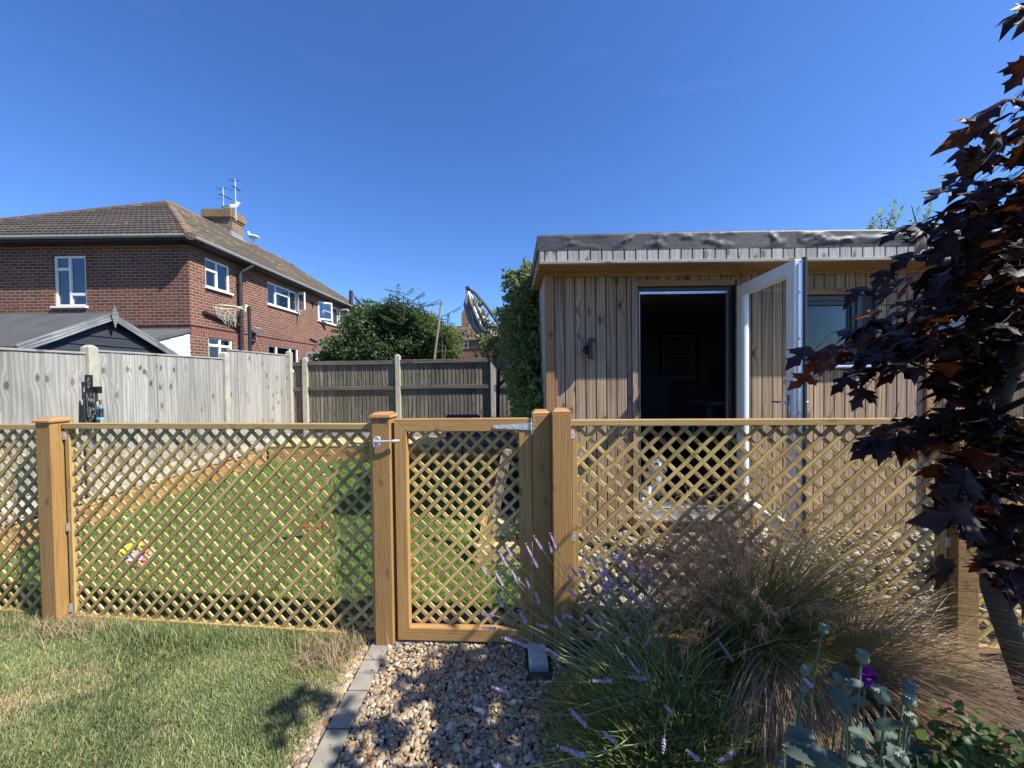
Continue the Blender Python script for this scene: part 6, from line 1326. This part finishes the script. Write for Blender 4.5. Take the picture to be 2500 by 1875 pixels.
# ------------------------------------------------------------------ ornamental grass (plumed) and dry skirt
og = thing('ornamental_grass', 'large plumed ornamental grass in front of the right trellis panel', 'ornamental grass', (1.02, 1.66, 0))
n = 3000; a = RNG.uniform(0, 2 * PI, n); r_ = RNG.uniform(0, .13, n); Pb = np.stack([1.02 + r_ * np.cos(a), 1.66 + r_ * np.sin(a) * .8, np.zeros(n)], 1)
az = a + RNG.normal(0, .5, n); L_ = RNG.uniform(.42, .84, n) * (1 + .2 * (RNG.uniform(0, 1, n) > .93)); lean_ = RNG.uniform(.25, 1.9, n) ; V1 = blades(Pb, L_, lean_, RNG.uniform(.0011, .0021, n), 9, az, 1.5)
n = 420; a = RNG.uniform(-.9, .7, n); r_ = RNG.uniform(0, .12, n); Pb = np.stack([1.05 + r_ * np.cos(a), 1.66 + r_ * np.sin(a), np.full(n, .1)], 1)
V2 = blades(Pb, RNG.uniform(.7, 1.25, n), RNG.uniform(1.1, 2.0, n), RNG.uniform(.0010, .0018, n), 10, a, 1.0)
V, F = cat_mesh([V1, V2]); link(fast_mesh(V, F), 'blades', M['orn'], og)
# plumes: fine branching hairs near the arching tips
def plumes(n, base, azr, L0, L1, lean0, lean1, hairs, hl, rs=.12):
    a = RNG.uniform(*azr, n); r_ = RNG.uniform(0, rs, n); Pb = np.stack([base[0] + r_ * np.cos(a), base[1] + r_ * np.sin(a), np.full(n, base[2])], 1); L_ = RNG.uniform(L0, L1, n); le = RNG.uniform(lean0, lean1, n)
    K = 12; t = np.linspace(0, 1, K)[None]; th = le[:, None] * t ** 1.6; dl = L_[:, None] / (K - 1); h = np.cumsum(np.sin(th) * dl, 1); z = np.cumsum(np.cos(th) * dl, 1)
    C = np.stack([Pb[:, :1] + h * np.cos(a)[:, None], Pb[:, 1:2] + h * np.sin(a)[:, None], Pb[:, 2:] + z], 2); st = strands(C, np.broadcast_to(.0008 * (1 - t * .6), (n, K)))
    ii = RNG.integers(0, n, n * hairs); kk = RNG.uniform(.66, 1, n * hairs) * (K - 1.001); k0 = kk.astype(int); f = (kk - k0)[:, None]; Q = C[ii, k0] * (1 - f) + C[ii, k0 + 1] * f; T = nrm(C[ii, k0 + 1] - C[ii, k0])
    d = nrm(T * .7 + RNG.normal(0, .55, Q.shape) + [0, 0, -.1]); l = RNG.uniform(.4, 1, len(Q))[:, None] * hl; HC = np.stack([Q, Q + d * l * .5, Q + d * l + [0, 0, -.012]], 1); hr_ = strands(HC, np.broadcast_to([[.0009, .0011, .0005]], (len(Q), 3)))
    return st, hr_
s1, h1 = plumes(230, (1.05, 1.70, 0), (-1.2, 2 * PI - 1.8), .60, .97, .35, 1.75, 36, .042)
s2, h2 = plumes(26, (.95, 1.72, 0), (2.2, 4.0), .62, .85, .9, 1.8, 38, .055)
V, F = cat_mesh([s1, h1, s2, h2]); link(fast_mesh(V, F), 'plumes', M['plume'], og)
dg = thing('dry_grass_clump', 'dry brown straw like grass spilling down to the right below the maple', 'ornamental grass', (1.35, 1.5, 0))
n = 5200; a = RNG.uniform(-1.5, .9, n); r_ = RNG.uniform(0, .26, n); Pb = np.stack([1.32 + r_ * np.cos(a), 1.52 + r_ * np.sin(a), RNG.uniform(0, .28, n) * (1 - r_ / .4)], 1)
V1 = blades(Pb, RNG.uniform(.30, .75, n), RNG.uniform(1.5, 2.6, n), RNG.uniform(.0008, .0019, n), 8, a + RNG.normal(0, .25, n), .8)
n = 700; a = RNG.uniform(3.6, 5.0, n); Pb = np.stack([1.05 + RNG.uniform(-.1, .14, n), 1.50 + RNG.uniform(-.06, .06, n), RNG.uniform(.25, .42, n)], 1); V2 = blades(Pb, RNG.uniform(.25, .5, n), RNG.uniform(2.4, 3.1, n), RNG.uniform(.0008, .0016, n), 8, a, .35)
V, F = cat_mesh([V1, V2]); link(fast_mesh(V, F), 'straw', M['straw'], dg)

# ------------------------------------------------------------------ lavender
lav = thing('lavender_bush', 'sprawling lavender bush with mauve flower spikes leaning over the gravel', 'lavender', (.58, 1.48, 0))
n = 11000; d = nrm(RNG.normal(0, 1, (n, 3))); d[:, 2] = np.abs(d[:, 2]); rr_ = RNG.uniform(.1, 1, n)[:, None] ** .4; Pc = np.array([.60, 1.50, .02]) + d * rr_ * np.array([.50, .40, .32])
Pc = Pc[(Pc[:, 0] > .12)]; n = len(Pc); dr_ = nrm((Pc - [.6, 1.55, -.15]) + RNG.normal(0, .12, (n, 3)) + [-.06, 0, .1]); l = RNG.uniform(.03, .06, n)[:, None]
C = np.stack([Pc, Pc + dr_ * l * .5, Pc + dr_ * l], 1); V1 = strands(C, np.broadcast_to([[.0012, .0018, .0004]], (n, 3)))
n = 2600; d = nrm(RNG.normal(0, 1, (n, 3)) + [-.25, 0, 0]); d[:, 2] = np.abs(d[:, 2]) * 1.2; d = nrm(d); L_ = RNG.uniform(.24, .48, n)[:, None]; root = np.array([.58, 1.5, 0]) + RNG.normal(0, .05, (n, 3)) * [1.6, 1, 0]; t = np.linspace(0, 1, 7)[None, :, None]
C = root[:, None] + d[:, None] * L_[:, None] * t + np.array([-.03, 0, -.05]) * t ** 2 * L_[:, None] * 2; V2 = strands(C, np.broadcast_to((.0016 * (1 - np.linspace(0, .8, 7)))[None], (n, 7)))
V, F = cat_mesh([V1, V2]); link(fast_mesh(V, F), 'foliage', M['lavleaf'], lav)
SPK = [(230,70,315,240),(285,20,340,110),(395,0,440,110),(95,80,140,160),(50,120,110,230),(25,260,80,360),(140,255,185,350),(30,400,75,500),(235,310,260,380),(300,410,320,480),(180,520,235,610),(305,620,380,640),(65,705,165,740),(330,760,440,830),(150,735,245,770),(495,370,570,430),(520,220,580,290),(740,180,800,330),(780,140,860,200),(730,300,800,360),(880,370,960,430),(950,420,1040,500),(1030,440,1095,530),(1065,280,1090,350),(705,730,740,670),(1140,570,1190,600),(1000,800,1080,700),(890,740,930,710),(920,850,1000,950),(920,975,1050,990),(655,1000,810,1005),(0,1040,120,1085),(525,1190,640,1310),(755,1350,830,1415),(440,1440,630,1510),(1155,1500,1165,1390),(1320,1470,1400,1540),(1500,1570,1640,1480),(1525,720,1630,870),(1460,530,1510,600),(1170,1170,1220,1220),(1535,625,1560,650),(0,1560,60,1590),(500,550,540,580),(850,170,900,260),(390,70,410,140),(-90,545,20,560),(-95,640,30,650),(-60,230,-30,280),(620,130,660,200),(640,560,680,610),(420,560,470,640),(2110,985,2160,1040),(-150,1170,-50,1215)]
def spike_mesh(L, r_):
    V = []; D = []; Sx = []
    m_ = max(4, int(L / .007))
    for i in range(m_):
        if i == m_ - 2 and m_ > 5: continue
        z = L * i / m_
        for k_ in range(7):
            a = k_ * 2 * PI / 7 + i * .45; D.append((math.cos(a), math.sin(a), 1.1)); V.append((.001 * math.cos(a), .001 * math.sin(a), z)); Sx.append(r_ * random.uniform(.75, 1.25) * (1.15 - .45 * i / m_))
    return scatter([(0, 0, 0), (.28, .45, .1), (0, 1, 0), (-.28, .45, .1), (0, .5, -.25)], [(0, 1, 2), (0, 2, 3), (0, 4, 2)], V, frames(D), Sx)
stems = MB(); hd = []
for i, (x0_, y0_, x1_, y1_) in enumerate(SPK):
    tp = (1200 + x0_ / 2.765, 1300 + y0_ / 2.765); bs = (1200 + x1_ / 2.765, 1300 + y1_ / 2.765); Yd = 1.86 - (bs[1] - 1340) / 535 * .72
    if i in (52,): Yd = 1.05
    Yd = max(1.06, Yd); a, b_ = at(*tp, Yd - .02), at(*bs, Yd); d = (a - b_); L = max(.03, d.length * 1.0)
    V, F = spike_mesh(L, .0085); q = d.to_track_quat('Z', 'Y'); Rm_ = np.array(q.to_matrix()); V = V @ Rm_.T + np.array(b_); link(fast_mesh(V, F), 'flower_spike', M['lavfl'], lav)
    rt = Vector((.56 + random.uniform(-.10, .16), 1.45 + random.uniform(-.08, .08), .12)); c1 = b_ - d.normalized() * .12; 
    if i == 52: rt = Vector((1.0, 1.15, .1))
    pts = []
    for j in range(9): t = j / 8; pts.append((b_ * (1 - t) ** 3 + c1 * 3 * t * (1 - t) ** 2 + (rt + Vector((0, 0, .12))) * 3 * t * t * (1 - t) + rt * t ** 3))
    stems.tube(pts, [.0015] * 4 + [.0018] * 5, 5, cap=False)
    if random.random() < .5: p0 = pts[1]; stems.tube([p0, p0 + Vector((.006, 0, .014)), p0 + Vector((.004, 0, .022))], .0014, 4)
for _ in range(90):   # extra thin flowerless stalks
    rt = Vector((.58 + random.uniform(-.1, .15), 1.48, .1)); e_ = rt + Vector((random.uniform(-.55, .35), random.uniform(-.25, .3), random.uniform(.15, .55))); m_ = rt.lerp(e_, .5) + Vector((0, 0, .1)); stems.tube([rt, m_, e_], [.0014, .0012, .0007], 4, cap=False)
stems.build('flower_stems', M['lavstem'], lav)
# soft lavender haze of unopened spikes in front of the trellis: many small heads
V = []; 
fb = thing('lavender_bush', 'second lavender with many small mauve heads close to the right trellis panel', 'lavender', (.62, 1.85, 0)); parts_ = []; stems = MB()
for i in range(56):
    px, py = random.gauss(1500, 55), random.gauss(1430, 45); q = at(px, py, random.uniform(1.74, 1.92)); d = Vector((random.gauss(-.3, .4), random.gauss(0, .2), 1)).normalized(); Vv, Ff = spike_mesh(random.uniform(.035, .06), .0095); Vv = Vv @ np.array(d.to_track_quat('Z', 'Y').to_matrix()).T + np.array(q); link(fast_mesh(Vv, Ff), 'flower_spike', M['lavfl'], fb)
    rt = Vector((.62 + random.uniform(-.1, .1), 1.84, .02)); stems.tube([q, q - d * .1, rt.lerp(q, .4), rt], [.0009, .0012, .0014, .0016], 4, cap=False)
stems.build('flower_stems', M['lavstem'], fb)

# ------------------------------------------------------------------ poppies
HEAD = [(2009,1538,0.0143,1.25,'bluish poppy pod standing alone in the grass'),(1965,1639,0.0126,1.08,'poppy pod at the left of the group over a withered lilac flower'),(2105,1607,0.0155,1.02,'pale poppy pod on a curved stem above the purple flower'),(2048,1660,0.0134,1.05,'upper of two poppy pods left of the purple flower'),(2066,1682,0.0109,1.03,'small lower poppy pod left of the purple flower'),(2154,1700,0.0181,.98,'largest pale poppy pod in the middle of the group'),(2219,1680,0.0155,1.03,'upper grey poppy pod of the right pair'),(2219,1712,0.0160,1.0,'lower grey poppy pod of the right pair'),(2222,1760,0.0143,.98,'poppy pod low on the right with a pale flat crown'),(2201,1852,0.0143,.93,'nearest poppy pod at the picture bottom'),(1963,1684,0.0101,1.08,'tiny green poppy bud at the left of the group')]
def pod(px, py, r_, Y, label):
    c = at(px, py, Y); rt = Vector((c.x + random.uniform(-.02, .03), c.y + random.uniform(-.0, .06), 0)); t = thing('poppy', label, 'poppy', rt, 'poppy seed heads in the bed'); tilt = Vector((random.gauss(0, .18), random.gauss(0, .12) - .1, 1)).normalized()
    mb = MB(); prof = [(r_ * .22, -r_ * 1.15), (r_ * .30, -r_ * 1.0), (r_ * .72, -r_ * .75), (r_ * .98, -r_ * .2), (r_ * 1.0, r_ * .15), (r_ * .82, r_ * .6), (r_ * .55, r_ * .85), (r_ * .5, r_ * .92)]; mb.lathe(c, prof, 18, axis=tilt); mb.build('seed_pod', M['pod'], t, smooth=True)
    mb = MB(); q = tilt.to_track_quat('Z', 'Y'); top = c + tilt * r_ * .95; n_ = 12; pts = []
    for i in range(2 * n_): a = PI * i / n_; rr = r_ * (.98 if i % 2 == 0 else .62); pts.append(top + q @ Vector((rr * math.cos(a), rr * math.sin(a), r_ * (.16 if i % 2 == 0 else .05))))
    mb.prism(pts, tilt * r_ * .10)
    for i in range(n_): a = 2 * PI * i / n_; mb.tube([top + tilt * r_ * .12, top + q @ Vector((r_ * .9 * math.cos(a), r_ * .9 * math.sin(a), r_ * .28))], r_ * .06, 4)
    mb.build('crown', M['podtop'], t)
    b_ = c - tilt * r_ * 1.1; pts = [b_]; 
    for j in range(1, 8): u = j / 7; pts.append(b_.lerp(rt, u) + Vector((-.018 * math.sin(u * PI), 0, 0)) - tilt * .02 * math.sin(u * PI))
    mb = MB(); mb.tube(pts, [.0030] + [.0026] * 3 + [.0032] * 4, 7); mb.build('stem', M['lavstem'] if False else M['pod'], t, smooth=True); return t
pods = [pod(*h) for h in HEAD]
# glaucous leaves
def lobed(n_, L, W):
    P_ = []
    for i in range(13):
        u = i / 12; w_ = W * math.sin(PI * min(1, u * .95 + .05)) ** .7 * (1.0 if i % 2 else .72); P_.append((w_, u * L + (.02 * L if i % 2 else 0), .10 * W * (1 if i % 2 else -.4)))
    Vv = []; Ff = []
    for x, y, z in P_: Vv += [(-x, y, z + .3 * x), (0, y, -.12 * W), (x, y, z + .3 * x)]
    for i in range(12):
        b = i * 3; Ff += [(b, b + 1, b + 4, b + 3), (b + 1, b + 2, b + 5, b + 4)]
    Vv = np.array(Vv); Vv[:, 2] -= .5 * (Vv[:, 1] / L) ** 2 * L; return Vv, Ff
pv, pf = lobed(0, 1.0, .30); pl_ = thing('poppy_foliage', 'blue green jagged poppy leaves at the bottom of the bed', 'poppy leaves', (.98, 1.0, 0))
cand = [(1935, 1800), (1960, 1850), (2000, 1790), (2010, 1860), (2050, 1830), (2085, 1870), (2110, 1800), (2140, 1845), (2170, 1790), (2190, 1830), (2235, 1860), (2120, 1740), (2085, 1660), (2060, 1640), (1975, 1770), (2260, 1830), (2030, 1900), (2130, 1900), (2200, 1910), (2130, 1765), (2150, 1870), (1920, 1870), (2065, 1780), (2220, 1800)]
Pp = []; Dd = []; Ss = []; Uu = []
for rep in range(3):
    for (px, py) in cand: q = at(px + random.uniform(-25, 25), py + 25 + rep * 25 + random.uniform(-15, 15), random.uniform(.93, 1.12)); Pp.append(tuple(q)); a = random.uniform(0, 2 * PI); Dd.append((math.cos(a), math.sin(a) * .7, random.uniform(.1, 1.0))); Ss.append(random.uniform(.035, .075)); Uu.append((random.gauss(0, .3), -.5, 1))
V, F = scatter(pv, pf, Pp, frames(Dd, Uu), Ss); link(fast_mesh(V, F), 'leaves', M['poppyl'], pl_); mb = MB()
for q in Pp[::3]: mb.tube([q, (q[0] + .01, q[1] + .02, 0)], .003, 5)
mb.build('stalks', M['pod'], pl_)
c = at(2112, 1648, 1.06); pf_ = thing('purple_flower', 'crumpled deep purple flower behind the pale poppy pod', 'flower', (c.x, c.y, 0)); mb = MB()
Vv, Ff = scatter([(0, 0, 0), (.45, .5, .15), (.35, 1, .0), (0, .9, .12), (-.35, 1, 0), (-.45, .5, .15)], [(0, 1, 2), (0, 2, 3), (0, 3, 4), (0, 4, 5)], [tuple(c)] * 14, frames([(random.gauss(.2, .8), random.gauss(-.3, .6), random.gauss(-.1, .7)) for _ in range(14)]), [.030] * 14); link(fast_mesh(Vv, Ff), 'petals', M['petal'], pf_); mb.tube([c, (c.x, c.y + .02, 0)], .0025, 5); mb.build('stem', M['pod'], pf_)
wd = thing('leafy_weed', 'fresh green broad leaves in the bottom right corner of the bed', 'plant', (1.22, 1.02, 0))
V1, F1 = leaf_cloud([(tuple(at(2390, 1800, 1.03)), (.09, .08, .06), 90), (tuple(at(2330, 1850, 1.0)), (.08, .08, .05), 90), (tuple(at(2440, 1850, 1.0)), (.08, .08, .06), 80), (tuple(at(2400, 1900, .98)), (.16, .1, .08), 130), (tuple(at(2250, 1900, .98)), (.1, .1, .05), 60)], .032, .5, .8); link(fast_mesh(V1, F1), 'leaves', M['weed'], wd)
mb = MB()
for px in (2330, 2380, 2430, 2450): q = at(px, 1850, 1.0); mb.tube([q, (q.x, q.y + .03, 0)], .003, 5)
mb.build('stems', M['lavstem'], wd)
